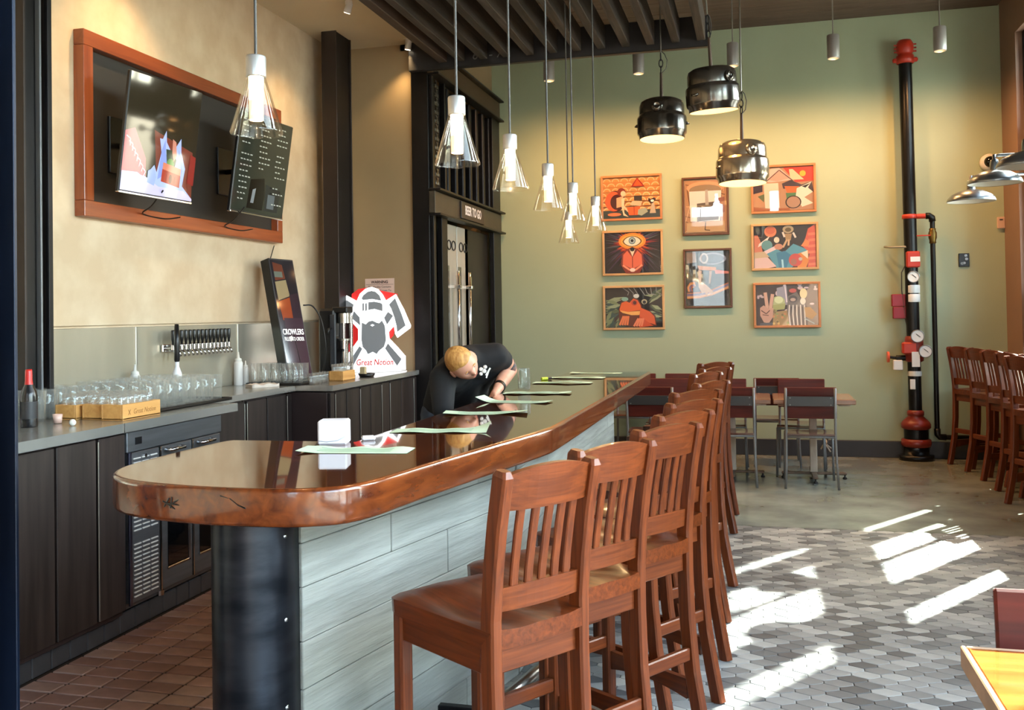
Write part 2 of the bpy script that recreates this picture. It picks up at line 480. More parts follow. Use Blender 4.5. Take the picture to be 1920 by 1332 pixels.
window(3, 'x', 2.53, -2.6, 3.6, .5, 4.1, [(.4, .55, .55, 4.05)], [(-2.54, 3.54, 2.3, 2.4)], 'unseen wide steel window added on the right wall nearest the viewer')  # out of view, added to let in more soft sky light
window(4, 'y', -3.1, -1.55, -.68, .85, 4.45, [(-1.49, -.74, 3.0, 3.6)], [], 'tall window behind the viewer')
structure(MB().box((0, -14, 2.2), (40, 2, 5.2)).build('wall_across_street', plain('street_wall', '#6a6d72', rough=.9, var=.1, scale=2)))
window(5, 'y', -3.1, .32, .64, 3.75, 4.45, [], [], 'narrow high window behind the viewer')
window(6, 'y', -3.1, 1.55, 2.3, .85, 4.45, [], [(1.61, 2.24, 2.6, 2.7)], 'unseen window added at the right behind the viewer')  # extra unseen opening, put in only for its daylight
portal('portal_right', (2.6, 8.46, 2.3), (3.6, 2.56), (-1, 0, 0))
bpy.data.objects['portal_right'].data.size, bpy.data.objects['portal_right'].data.size_y = 2.56, 3.6
portal('portal_high', (2.6, 4.95, 3.3), (1.6, 1.3), (-1, 0, 0))
portal('portal_near', (2.6, .5, 2.3), (6.2, 3.6), (-1, 0, 0))
for i, (a, b, z0) in enumerate(((-1.55, -.68, .85), (.32, .64, 3.75), (1.55, 2.3, .85))):
    portal('portal_back.%03d' % i, ((a + b) / 2, -3.18, (z0 + 4.45) / 2), (b - a, 4.45 - z0), (0, 1, 0))

# ---------- floor pieces
def tile_meshes(maker, mats):
    r = []
    for m in mats:
        o = maker().build('tile', m, link=False); r.append(o)
    return r
def hex_mb(cx=0, cy_=0, mi=0, mb=None):
    a, h, s, b, z = .0568, .0412, .0137, .0022, 0.0
    mb = mb or MB()
    out = [(a, s), (0, h), (-a, s), (-a, -s), (0, -h), (a, -s)]
    inn = [(a - b, s - b * .4), (0, h - b), (-a + b, s - b * .4), (-a + b, -s + b * .4), (0, -h + b), (a - b, -s + b * .4)]
    vs = [(cx + x, cy_ + y, z - .008) for x, y in out] + [(cx + x, cy_ + y, z - .0011) for x, y in out] + [(cx + x, cy_ + y, z) for x, y in inn]
    fs = [tuple(range(12, 18))]
    for i in range(6):
        j = (i + 1) % 6
        fs += [(i, j, 6 + j, 6 + i), (6 + i, 6 + j, 12 + j, 12 + i)]
    return mb.add(vs, fs, False, mi)
hexm = [plain('hex_tile_%s' % n, c, rough=.38, var=.06, scale=14) for n, c in (('pale', '#a3a29d'), ('silver', '#8e8e8b'), ('mid', '#7a7a78'), ('slate', '#636566'), ('dark', '#505254'))]
protos = tile_meshes(lambda: hex_mb(), hexm)
cells = []
row = 0; y = 1.4
while y < FLOOR_SPLIT + .02:
    x = -1.05 + (.0585 if row % 2 else 0)
    while x < 2.38:
        cells.append((x, y, random.choices(range(5), (3, 4, 4, 3, 3))[0])); x += .117
    y += .0570; row += 1
def seen(c):   # tiles in view between the stools and the right edge, nearest first
    x, y = c[0], c[1]
    if y < 3.55: return 99
    ax = math.degrees(math.atan2(x, y)) + 14.5
    if ax > 28.5 or x < -.18: return 50 + y
    return y
cells.sort(key=seen)
for x, y, k in cells[:300]:
    o = protos[k].copy(); o.name = 'tile'; COL.objects.link(o); o.parent = floor; o.location = (x, y, 0)
mb = MB()
for x, y, k in cells[300:]: hex_mb(x, y, k, mb)
o = mb.build('tiles', hexm, floor); o['kind'] = 'stuff'; o['label'] = 'the many further grey picket tiles'
qm = [plain('quarry_tile_%d' % i, c, rough=.55, var=.12, scale=10) for i, c in enumerate(('#a98577', '#9b786c', '#ab8c7e', '#957163'))]
qp = tile_meshes(lambda: MB().box((0, 0, -.005), (.155, .0865, .012), .003), qm)
n = 0
for i in range(10):
    for j in range(60):
        x, y = -2.925 + .1655 * i, .62 + .0975 * j
        if y > 5.6 or (x > -1.75 and y > 2.2) or (y < 2.2 and x > -2.2) or n >= 300: continue
        o = random.choice(qp).copy(); o.name = 'quarry_tile'; COL.objects.link(o); o.parent = floor; o.location = (x, y, 0.0); n += 1

# ================================================================== STEEL POSTS
def bolts(mb_list, root, pts, r=.008, nrm=(1, 0, 0)):
    for p in pts:
        b = MB().cyl(p, Vector(p) + Vector(nrm) * .006, r, r * .7, 8); b.build('bolt', m_bolt, root)
t = empty('steel_column', 'blue-black riveted steel column at the left edge, nearest the viewer', 'column', (-2.083, 2.12, 0))
MB().box((.03, -.1, 2.27), (.075, .012, 4.54), .002).build('flange', m_blue, t)
MB().box((.03, .1, 2.27), (.075, .012, 4.54), .002).build('flange', m_blue, t)
MB().box((-.05, 0, 2.27), (.016, .19, 4.54), .002).build('web', m_blue, t)
MB().box((-.11, -.1, 2.27), (.11, .012, 4.54), .002).build('flange', m_blue, t)
for z in (.75, 1.02, 1.22, 1.47, 1.72, 2.0, 2.3, 2.6): MB().cyl((-.046, -.107, z), (-.046, -.118, z), .008, .006, 8).build('bolt', m_bolt, t)
m_label = plain('sign_white', '#e4e6ea', rough=.5)
t2 = empty('wall_notice', 'small white notice on the blue-black column at the left edge', 'notice', (-2.135, 2.0, 1.53))
MB().box((0, 0, 0), (.075, .008, .075), .002).build('plate', m_label, t2)
tx = MB()
for i in range(5): tx.box((.0, -.0046, .024 - .012 * i), (.05 - .012 * (i % 2), .001, .004))
tx.build('lettering', plain('ink_black', '#1a1a1c', rough=.7), t2)
m_umber = plain('umber_steel', '#2a211d', rough=.5, metal=.3, var=.15, scale=4)
def hcol(name, label, x, y, z0, z1, w, d, webx):
    t = empty(name, label, 'column', (x, y, z0))
    h = z1 - z0
    MB().box((0, -d / 2, h / 2), (w, .014, h), .003).build('flange', m_umber, t)
    MB().box((0, d / 2, h / 2), (w, .014, h), .003).build('flange', m_umber, t)
    MB().box((webx, 0, h / 2), (.014, d - .014, h), .001).build('web', m_black, t)
    return t
t = hcol('steel_column', 'dark brown steel column standing behind the red-capped bottle', -3.62, 4.05, 1.037, 4.0, .155, .16, .02)
MB().box((.105, -.02, 1.48), (.03, .012, 2.96), .002).build('edge_strip', plain('grey_strip', '#63666a', rough=.4, metal=.6), t)
MB().box((.13, .02, 1.48), (.022, .03, 2.96), .002).build('edge_plate', m_black, t)
hcol('steel_column', 'dark brown steel column behind the black can sealer', -3.53, 7.62, 1.037, 4.0, .14, .3, .05)

# ================================================================== STEEL DOORWAY
XD = -2.79
t = empty('steel_doorway', 'black steel doorway structure at the far end of the bar', 'doorway', (XD, 8.0, 0))
def at_(mb, nm, m, p=None): return mb.build(nm, m, p or t)
m_blk2 = plain('black_steel_frame', '#1d1b1b', rough=.38, metal=.6, var=.3, scale=6, stretch=(1, 1, .3))
# local coords: x into the room (+), y along the wall
at_(MB().box((-.115, .06, 1.9), (.16, .1, 3.8), .004), 'post', m_blk2)
at_(MB().box((-.02, .07, 1.9), (.03, .06, 3.8), .003), 'post', m_blk2)
at_(MB().box((-.01, .29, 1.33), (.05, .16, 2.66), .004), 'post', m_blk2)
at_(MB().box((-.01, 2.13, 1.95), (.05, .3, 3.9), .004), 'post', m_blk2)
at_(MB().box((-.005, 1.14, 3.81), (.06, 2.28, .21), .004), 'beam', plain('beam_umber', '#57442f', rough=.45, metal=.3, var=.1, scale=4))
at_(MB().box((.02, 1.14, 3.925), (.11, 2.28, .02), .003), 'beam_flange', m_blk2)
at_(MB().box((.02, 1.14, 3.705), (.11, 2.28, .02), .003), 'beam_flange', m_blk2)
at_(MB().box((-.005, 1.14, 2.545), (.06, 2.28, .2), .004), 'lintel', plain('lintel_steel', '#4f483c', rough=.42, metal=.5, var=.15, scale=5))
at_(MB().box((.02, 1.14, 2.66), (.11, 2.28, .02), .003), 'lintel_flange', m_blk2)
at_(MB().box((.02, 1.14, 2.435), (.11, 2.28, .02), .003), 'lintel_flange', m_blk2)
at_(MB().box((-.1, 1.2, 3.19), (.02, 2.1, 1.04), .002), 'back_panel', plain('panel_black', '#0f0e0f', rough=.5))
rb = MB().box((0, 0, 3.18), (.06, .075, 1.02), .01)
r0 = rb.build('rib', m_black, t, (-.05, .56, 0))
for i in range(1, 7):
    o = r0.copy(); COL.objects.link(o); o.location = (-.05, .56 + .24 * i, 0)
at_(MB().box((-.02, .38, 3.19), (.05, .04, 1.04), .003), 'mullion', m_blk2)
# stamped metal lattice strip
lat = MB()
for k in range(12):
    z = 2.74 + .082 * k
    for s in (-1, 1):
        lat.box((0, s * .03, z), (.012, .05, .03), .004, T=Matrix.Translation((-.03, .235, 0)) )
        lat.box((0, 0, 0), (.012, .07, .016), .003, T=Matrix.Translation((-.03, .235, z + .03)) @ Matrix.Rotation(s * .8, 4, 'X'))
lat.build('lattice', plain('lattice_steel', '#77756f', rough=.3, metal=1, var=.3, scale=15), t)
at_(MB().box((-.13, .24, 1.21), (.03, .22, 2.42), .003), 'side_panel', plain('panel_navy', '#101720', rough=.5))
s = empty('hanging_sign', 'dark sign with pale capitals on the doorway lintel', 'sign', (XD + .034, 9.12, 2.55))
MB().box((0, 0, 0), (.02, .78, .17), .004).build('board', plain('sign_umber', '#3a3128', rough=.5), s)
T = frameT((.0108, 0, 0), (0, 1, 0), (0, 0, 1))
text_mb('BEER TO GO', .125, .0008, T, bold=.003, sx=.78).build('lettering', m_label, s)

d = empty('cooler_door', 'brushed steel cooler doors with tall pull handles under the lintel sign', 'door', (XD - .07, 8.38, 0))
m_cool = plain('cooler_panel', '#b9b6ad', rough=.35, metal=.35, var=.06, scale=3, stretch=(1, 1, .3))
for k, yy in enumerate((.12, .5)):
    MB().box((0, yy + .17, 1.2), (.03, .36, 2.4), .004).build('panel', m_cool, d)
    h = MB().tube([(.07, yy + .22, .95), (.07, yy + .22, 1.95)], .016, 10).build('handle', m_chrome, d)
    for z in (1.05, 1.8): MB().box((.05, yy + .22, z), (.1, .05, .035), .005).build('bracket', m_chrome, h)
    g = MB().box((.017, yy + .06, 1.35), (.004, .1, 1.3), .001).build('window_strip', plain('cooler_strip', '#6a6b66', rough=.15, metal=.4), d)
    # spectacles decal on the upper panel
    dec = MB()
    for q in (-.07, .07): dec.tube([(.019, yy + .18 + q + .055 * math.cos(a * PI / 8), 2.2 + .045 * math.sin(a * PI / 8)) for a in range(16)], .006, 5, closed=True)
    dec.build('decal', plain('decal_black', '#151515', rough=.6), d)
    for z in (1.16, 1.86):
        MB().box((.03, yy + .34, z), (.04, .05, .11), .006).build('hinge', m_chrome, d)
MB().box((.0, 1.17, 1.2), (.03, .84, 2.4), .004).build('side_leaf', plain('leaf_dark', '#25211f', rough=.4, metal=.4, var=.5, scale=3), d)

# ================================================================== PERGOLA
pg = empty('pergola', 'black timber pergola of rafters hanging over the bar', 'pergola', (-1.5, 8.0, 3.72))
m_raft = wood('rafter_timber', '#1d1917', '#4d4338', 'Y', 1.2, rough=.75, coat=0, contrast=.7, per_object=.3, bump=.4)
m_beamb = plain('pergola_beam', '#141316', rough=.5, var=.3, scale=7)
MB().box((-.16, -.03, .13), (2.64, .06, .26), .006).build('end_beam', m_beamb, pg)
MB().box((-1.15, -3.715, .15), (.08, 7.3, .2), .006).build('side_beam', wood('side_beam_timber', '#2b221e', '#4a3a30', 'Y', 1, rough=.6, coat=0), pg)
r0 = MB().box((0, 0, 0), (.068, 7.3, .2), .005).build('rafter', m_raft, pg, (1.105, -3.715, .15))
for i in range(1, 11):
    o = r0.copy(); COL.objects.link(o); o.location = (1.105 - .2085 * i, -3.715, .15)
for i, y in enumerate((-1.35, -4.2)):
    MB().box((0, y, .285), (2.3, .06, .06), .004).build('cross_bar', m_beamb, pg)
hr = MB().cyl((0, 0, 0), (0, 0, .53), .008, n=8).build('hanger_rod', m_black, pg, (-.9, -1.35, .31))
for x, y in ((.9, -1.35), (-.9, -4.2), (.9, -4.2)):
    o = hr.copy(); COL.objects.link(o); o.location = (x, y, .31)
ck = text_mb('6 - - 70', .11, .0005, frameT((-.72, -.0612, .09), (1, 0, 0), (0, 0, 1)), shear=.2)
ck.build('chalk_mark', plain('chalk', '#6a6a6a', rough=.9), pg)

# ================================================================== BAR
m_slab = wood('bar_redwood', '#260b05', '#713515', 'Y', .8, rough=.05, coat=1.0, streak=9, contrast=.9, per_object=0, bump=0)
m_slab.node_tree.nodes['Principled BSDF'].inputs['Coat Roughness'].default_value = .025
m_bconc = plain('board_formed_concrete', '#848780', rough=.85, col2='#9b9d96', scale=7, stretch=(.35, .35, 4.5), bump=1.0, detail=12, lo=.3, hi=.7)
bar = empty('bar_counter', 'long cranked wooden bar with a thick glossy top on a pale concrete base', 'bar', (-1.1, 4.6, 0))
bo = Vector((-1.1, 4.6, 0))
def smooth_poly(pts, it=2):
    for _ in range(it):
        r = []
        for i, (p, k) in enumerate(pts):
            a, b = pts[i - 1][0], pts[(i + 1) % len(pts)][0]
            if k == 0: r.append((p, 0)); continue
            r.append((tuple(p[j] * .75 + a[j] * .25 for j in (0, 1)), 1)); r.append((tuple(p[j] * .75 + b[j] * .25 for j in (0, 1)), 1))
        pts = r
    return [p for p, k in pts]
slab = smooth_poly([((-1.44, 3.215), 0), ((-1.925, 3.195), 0), ((-1.957, 3.13), 1), ((-1.957, 2.70), 1), ((-1.93, 2.50), 1), ((-1.80, 2.36), 1), ((-1.60, 2.297), 1), ((-1.33, 2.275), 1),
    ((-1.14, 2.31), 1), ((-1.045, 2.41), 1), ((-1.0, 2.70), 1), ((-.89, 3.25), 0), ((-.815, 3.60), 1), ((-.79, 3.80), 1), ((-.79, 7.24), 0), ((-1.36, 7.24), 1), ((-1.44, 7.0), 1)])
def offset(poly, d):
    n = len(poly); r = []
    for i in range(n):
        a, p, b = Vector(poly[i - 1]), Vector(poly[i]), Vector(poly[(i + 1) % n])
        t1 = (p - a).normalized(); t2 = (b - p).normalized()
        n1 = Vector((-t1.y, t1.x)); n2 = Vector((-t2.y, t2.x)); m = (n1 + n2)
        m = m / max(m.length_squared, .2) * 2 if m.length > 1e-4 else n1
        r.append(tuple(p + m * d))
    return r
def slab_mb(poly, z0, z1, r, o, steps=4):
    ar = sum(poly[i][0] * poly[(i + 1) % len(poly)][1] - poly[(i + 1) % len(poly)][0] * poly[i][1] for i in range(len(poly)))
    if ar < 0: poly = poly[::-1]
    mb = MB(); rings = []; n = len(poly); sm = MB()
    for i in range(steps + 1):
        a = PI / 2 * i / steps
        rings.append((r * (1 - math.sin(a)), z0 + r * (1 - math.cos(a))))
    for i in range(steps + 1):
        a = PI / 2 * i / steps
        rings.append((r * (1 - math.cos(a)), z1 - r * (1 - math.sin(a))))
    vs = []
    for d, z in rings:
        for p in offset(poly, d): vs.append((p[0] - o.x, p[1] - o.y, z))
    m = len(rings)
    fs = [(k * n + i, k * n + (i + 1) % n, (k + 1) * n + (i + 1) % n, (k + 1) * n + i) for k in range(m - 1) for i in range(n)]
    mb.add(vs, fs, True, 1)
    mb.add(vs[:n], [tuple(range(n))[::-1]]); mb.add(vs[-n:], [tuple(range(n))])
    return mb
slab_mb(slab, .965, 1.07, .014, bo).build('bar_top', [m_slab, wood('bar_edge_redwood', '#37120a', '#83431d', 'Y', .9, rough=.2, coat=.6, streak=20, contrast=.8, per_object=0, bump=.03)], bar)
# dark inlay joint lines and end-grain burl on the rounded nose
nz_ = MB()
for (x, y, z, a, L) in ((-1.585, 2.2975, 1.015, .5, .045), (-1.578, 2.2972, 1.022, 1.7, .032), (-1.572, 2.2968, 1.018, .1, .05), (-1.566, 2.2968, 1.024, -.5, .03), (-1.592, 2.2978, 1.022, -1.0, .03), (-1.40, 2.2835, 1.045, .25, .035), (-1.375, 2.2825, 1.035, .6, .03), (-1.352, 2.282, 1.022, .35, .028)):
    nz_.box((0, 0, 0), (L, .003, .0042), .001, T=Matrix.Translation(Vector((x, y, z)) - bo) @ Matrix.Rotation(a, 4, 'Y'))
o = nz_.build('knot', plain('knot_black', '#120a08', rough=.3), bar); o['kind'] = 'stuff'
# wall under the top: poured base and board-formed facing boards
base_c = [(-1.43, 2.50), (-1.11, 3.95), (-1.11, 6.75)]
def para(p, q, w0, w1):
    d = (Vector(q) - Vector(p)).normalized(); nr = Vector((d.y, -d.x))
    return nr
core = [(-1.50, 2.52), (-1.36, 2.49), (-1.03, 3.93), (-1.03, 6.75), (-1.2, 6.75), (-1.2, 3.97)]
MB().prism([(x - bo.x, y - bo.y) for x, y in core], 0, .96).build('base_wall', plain('concrete_core', '#74766f', rough=.85), bar)
def face_boards(p, q, seed, nm='board'):
    rnd = random.Random(seed)
    P, Q = Vector((p[0], p[1], 0)), Vector((q[0], q[1], 0)); L = (Q - P).length
    T0 = frameT(P - bo, Q - P, (0, 0, 1))
    z = 0
    hs = [.135, .125, .17, .14, .16, .13, .10]
    for r, h in enumerate(hs):
        x = 0; first = True
        while x < L - .01:
            w = min(rnd.uniform(.45, 1.25), L - x)
            if L - x - w < .3: w = L - x
            pr = rnd.uniform(.013, .0155)
            MB().box((x + w / 2, z + h / 2, pr / 2), (w - .002, h - .0022, pr), .0025, T=T0).build(nm, m_bconc, bar)
            x += w
        z += h
face_boards((-1.325, 2.55), (-1.018, 3.9), 5)
face_boards((-1.018, 3.92), (-1.018, 6.75), 6)
# rounded steel end cap with bolts
cap = MB()
prof = []
for i in range(17):
    a = PI * i / 16
    prof.append((-1.44 - bo.x - .118 * math.cos(a), 2.50 - bo.y - .128 * math.sin(a)))
prof += [(-1.322 - bo.x, 2.60 - bo.y), (-1.56 - bo.x, 2.60 - bo.y)]
n_ = len(prof)
vs = [(x, y, 0) for x, y in prof] + [(x, y, .965) for x, y in prof]
cap.add(vs, [(i, n_ + i, n_ + (i + 1) % n_, (i + 1) % n_)[::-1] for i in range(n_)], True)
cap.add(vs[n_:], [tuple(range(n_))])
cp = cap.build('end_cap', plain('patina_steel', '#20242c', rough=.3, metal=.85, col2='#3a3f48', scale=5, stretch=(1, 1, 3), detail=8), bar)
for z in (.90, .66, .41, .15):
    for s, xo in ((1, .112), (-1, -.114)):
        MB().lathe([(0, .006), (.006, .005), (.009, 0)], 10, T=Matrix.Translation((-1.44 - bo.x + xo, 2.475 - bo.y, z)) @ Matrix.Rotation(s * 1.35, 4, 'Y')).build('bolt', m_bolt, cp)
fr = MB().tube([(-.93 - bo.x, 2.9 - bo.y, .19), (-.80 - bo.x, 3.55 - bo.y, .19), (-.79 - bo.x, 3.8 - bo.y, .19), (-.79 - bo.x, 6.7 - bo.y, .19)], .024, 12).build('foot_rail', m_steel, bar)
for x, y in ((-.885, 3.1), (-.79, 4.2), (-.79, 5.3), (-.79, 6.4)):
    MB().box((x - bo.x - .1, y - bo.y, .18), (.2, .03, .02), .003).build('bracket', m_black, fr)

# ================================================================== BAR STOOLS
m_stool = wood('stool_oak', '#431a06', '#763816', 'Z', 1.6, rough=.4, coat=.1, streak=34, contrast=.75, per_object=.12)
m_stoolx = wood('stool_oak_cross', '#451b07', '#773917', 'X', 1.6, rough=.4, coat=.1, streak=34, contrast=.75, per_object=.12)
m_stooly = wood('stool_oak_seat', '#3a1706', '#713413', 'Y', 1.6, rough=.32, coat=.2, streak=26, contrast=.75, per_object=.12)
for m_ in (m_stool, m_stoolx, m_stooly): m_.node_tree.nodes['Principled BSDF'].inputs['Specular IOR Level'].default_value = .3
def bow(x, half, d): return -d * (1 - (x / half) ** 2)
def make_stool(name, label):
    t = empty(name, label, 'stool')
    ZT = 1.14
    back = [(.0, -.262, 0), (.0, -.235, .12), (.0, -.205, .27), (.0, -.188, .45), (.0, -.183, .62), (.0, -.184, .76), (.0, -.196, .88), (.0, -.215, 1.0), (.0, -.2415, ZT - .014), (.0, -.243, ZT)]
    for s in (-1, 1):
        p = MB().sweep([(s * .152, y, z) for _, y, z in back], .036, .052, ch=.006, tip=.72).build('leg', m_stool, t)
        MB().sweep([(s * .166, .205, z) for z in (0, .35, .69)], .042, .042, ch=.006).build('leg', m_stool, t)
    def yb(z):
        for (a, b) in zip(back[:-1], back[1:]):
            if a[2] <= z <= b[2]: return a[1] + (b[1] - a[1]) * (z - a[2]) / (b[2] - a[2])
        return back[-1][1]
    # crest rail: bowed in plan, arched along the top
    def rail(z0, z1, arch, d, nm, th=.022):
        mb = MB(); n = 10; vs = []
        for i in range(n + 1):
            x = -.136 + .272 * i / n; k = 1 - (x / .136) ** 2
            zt = z1 + arch * k
            for (z, oy) in ((z0, -th / 2), (z0, th / 2), (zt, th / 2), (zt, -th / 2)):
                vs.append((x, yb(min(z, ZT)) + bow(x, .136, d) + oy, z))
        fs = []
        for i in range(n):
            for k in range(4): fs.append((i * 4 + k, (i + 1) * 4 + k, (i + 1) * 4 + (k + 1) % 4, i * 4 + (k + 1) % 4)[::-1])
        fs += [(0, 1, 2, 3), (n * 4 + 3, n * 4 + 2, n * 4 + 1, n * 4)]
        mb.add(vs, fs); return mb.build(nm, m_stoolx, t)
    rail(1.035, ZT - .012, .02, .02, 'crest_rail')
    rail(.775, .835, .004, .012, 'back_rail')
    for i in range(5):
        x = -.09 + .045 * i
        d = .016
        MB().sweep([(x, yb(z) + bow(x, .136, .012 + .008 * (z - .83) / .2), z) for z in (.832, .88, .93, .98, 1.036)], .026, .012, ch=.003).build('slat', m_stool, t)
    # saddle seat
    mb = MB(); n = 12; top = []; bot = []
    for j in range(n + 1):
        v = j / n; y = -.205 + .455 * v
        hw = .170 + .024 * v
        if v > .9: hw -= .02 * ((v - .9) / .1) ** 2
        for i in range(n + 1):
            u = 2 * i / n - 1; x = hw * u
            dish = .024 * (math.exp(-((abs(u) - .48) / .3) ** 2)) * math.exp(-((v - .45) / .33) ** 2) + .008 * math.exp(-((v - .3) / .4) ** 2) * (1 - abs(u) ** 3)
            edge = .006 * max(0, (abs(u) - .85) / .15) + .008 * max(0, (v - .88) / .12)
            yy = y - (.012 * (1 - u * u) if v == 0 else 0) + (.012 * (1 - u * u) * v if v > .7 else 0)
            top.append((x, yy, .738 - dish - edge)); bot.append((x * .985, yy, .684))
    m_ = n + 1; N = m_ * m_; fs = []
    for j in range(n):
        for i in range(n):
            a = j * m_ + i; fs.append((a, a + 1, a + m_ + 1, a + m_))
    mb.add(top, fs, True)
    mb.add(bot, [f[::-1] for f in fs])
    ring = [i for i in range(m_)] + [j * m_ + n for j in range(1, m_)] + [n * m_ + i for i in range(n - 1, -1, -1)] + [j * m_ for j in range(n - 1, 0, -1)]
    rv = [top[i] for i in ring] + [bot[i] for i in ring]; R_ = len(ring)
    mb.add(rv, [(i, R_ + i, R_ + (i + 1) % R_, (i + 1) % R_) for i in range(R_)])
    mb.build('seat', m_stooly, t)
    MB().box((0, -.178, .652), (.27, .022, .072), .003).build('apron', m_stoolx, t)
    MB().box((0, .208, .652), (.292, .022, .072), .003).build('apron', m_stoolx, t)
    for s in (-1, 1): MB().box((s * .160, .016, .652), (.022, .345, .072), .003, T=Matrix.Translation((s*.16,0,0)) @ Matrix.Rotation(s * -.035, 4, 'Z') @ Matrix.Translation((-s*.16,0,0))).build('apron', m_stooly, t)
    MB().box((0, .207, .27), (.294, .026, .045), .004).build('stretcher', m_stoolx, t)
    MB().box((0, -.202, .33), (.27, .022, .045), .004).build('stretcher', m_stoolx, t)
    for s in (-1, 1):
        a = MB(); vs = []
        for i in range(9):
            y = -.185 + .375 * i / 8; k = 1 - ((i - 4) / 4) ** 2
            for (z, ox) in ((.165 + .02 * k, -.01), (.165 + .02 * k, .01), (.235, .01), (.235, -.01)): vs.append((s * (.153 + .012 * i / 8) + ox, y, z))
        fs = []
        for i in range(8):
            for k in range(4): fs.append((i * 4 + k, (i + 1) * 4 + k, (i + 1) * 4 + (k + 1) % 4, i * 4 + (k + 1) % 4))
        fs += [(0, 1, 2, 3)[::-1], (35, 34, 33, 32)[::-1]]
        a.add(vs, fs); a.build('stretcher', m_stooly, t)
    return t
ORD = ['nearest', 'second', 'third', 'fourth', 'fifth', 'sixth', 'seventh', 'eighth', 'ninth', 'farthest']
RP = [(-.435, 2.512, 54), (-.323, 2.892, 55), (-.209, 3.355, 56), (-.186, 3.793, 56), (-.171, 4.253, 53), (-.185, 4.769, 50), (-.168, 5.388, 62), (-.233, 6.135, 62), (-.191, 6.653, 58), (-.188, 7.266, 46)]
# the seat centres follow from where each stool's right back post stands
for i, (px, py, a) in enumerate(RP):
    rz = math.radians(a)
    off = Vector((.152 * math.cos(rz) + .245 * math.sin(rz), .152 * math.sin(rz) - .245 * math.cos(rz), 0))
    loc = Vector((px, py, 0)) - off
    lab = '%s brown slat-back stool in the row along the bar%s' % (ORD[i], ', its whole seat in view' if i == 0 else (', counted from the viewer' if i < 9 else ' from the viewer'))
    if i == 0:
        st = make_stool('bar_stool', lab); st['group'] = 'stools along the bar'; st.location = loc; st.rotation_euler = (0, 0, rz); index_kids()
    else: dup(st, loc, rz, lab, 'stools along the bar')
RORD = ['farthest', 'second farthest', 'middle', 'second nearest', 'nearest', 'partly cut off']
for i, (fx, fy, a) in enumerate(((1.80, 9.93, -62), (1.869, 9.50, -66), (1.904, 9.03, -66), (1.911, 8.56, -68), (1.86, 8.02, -68), (2.0, 7.38, -68))):
    rz = math.radians(a)
    # left rear foot at (fx, fy)
    off = Vector((-.152 * math.cos(rz) + .25 * math.sin(rz), -.152 * math.sin(rz) - .25 * math.cos(rz), 0))
    dup(st, Vector((fx, fy, 0)) - off, rz, '%s brown slat-back stool in the row at the right-hand window' % RORD[i] if i < 5 else 'brown slat-back stool cut off by the right edge of the photo', 'stools at the right-hand window')

# ================================================================== BACK BAR
m_cab = plain('cabinet_dark', '#2c2421', rough=.42, var=.35, scale=5, stretch=(5, 5, .3), spec=.4)
m_cabd = plain('cabinet_side', '#2b1f1e', rough=.5, var=.1, scale=5)
m_hinge = plain('hinge_steel', '#b9b7ae', rough=.3, metal=1)
ct = empty('worktop', 'long stainless steel worktop of the back bar, stepped in the middle', 'worktop', (-3.3, 5.6, 1.0))
def wt(poly, z0, z1):
    MB().prism([(x + 3.3, y - 5.6) for x, y in poly], z0 - 1.0, z1 - 1.0).build('top', m_steel_h, ct)
wt([(-2.93, 1.2), (-2.93, 4.92), (-3.735, 4.92), (-3.735, 1.2)], .99, 1.035)
wt([(-3.235, 4.922), (-3.235, 6.22), (-3.735, 6.22), (-3.735, 4.922)], .995, 1.035)
wt([(-3.235, 6.222), (-2.945, 6.222), (-2.945, 8.045), (-3.735, 8.045), (-3.735, 6.222)], .995, 1.035)
MB().box((.37, -1.7, .012), (.004, .006, .047)).build('seam', m_bolt, ct)
spl = empty('backsplash', 'brushed steel backsplash sheets under the plaster wall', 'backsplash', (-3.75, 5.5, 1.26))
m_bs = plain('backsplash_steel', '#bcb5a2', rough=.2, metal=.6, col2='#d2cab6', scale=1.2, stretch=(1, 2, .5))
for y0, y1 in ((1.2, 5.1), (5.1, 6.29), (6.29, 8.04)):
    MB().box((0, (y0 + y1) / 2 - 5.5, 0), (.012, y1 - y0 - .012, .45), .002).build('sheet', m_bs, spl)
    MB().box((.008, y0 - 5.5, 0), (.012, .012, .45), .002).build('seam_strip', m_hinge, spl)

def cabinet(x, y0, y1, doors, label, hinges=(), grp='dark cabinets under the steel worktop', depth=None):
    """doors: list of (y0,y1); one base cabinet with its own body, doors and piano hinges"""
    xb = -3.73
    t = empty('cabinet', label, 'cabinet', ((x + xb) / 2, (y0 + y1) / 2, 0), 0, grp)
    oy = (y0 + y1) / 2; ox = (x + xb) / 2
    MB().box((-.012, 0, .545), (x - xb - .024, y1 - y0 - .004, .88), .002).build('body', m_cabd, t)
    for a, b in doors:
        MB().box((x - ox - .012, (a + b) / 2 - oy, .555), (.022, b - a - .007, .845), .003).build('door', m_cab, t)
    for h in hinges:
        k = MB().cyl((x - ox + .002, h - oy, .14), (x - ox + .002, h - oy, .965), .0042, n=6); k.build('hinge', m_hinge, t)
    return t
cabinet(-2.96, 2.95, 3.2, [(2.95, 3.2)], 'dark cabinet at the left edge behind the blue-black column')
cabinet(-2.96, 3.205, 3.955, [(3.215, 3.478), (3.485, 3.745), (3.757, 3.95)], 'dark two-door cabinet left of the glass-door fridge', (3.752,))
cabinet(-3.26, 4.925, 5.57, [(4.93, 5.56)], 'dark cabinet right of the glass-door fridge, set back', (5.556,))
cabinet(-3.26, 5.575, 6.215, [(5.59, 5.85), (5.857, 6.13), (6.14, 6.21)], 'dark two-door cabinet set back in the middle of the back bar', (5.585, 6.135))
cabinet(-2.97, 6.225, 6.76, [(6.235, 6.31), (6.32, 6.511), (6.516, 6.755)], 'dark cabinet at the stepped-out corner of the back bar', (6.315, 6.76))
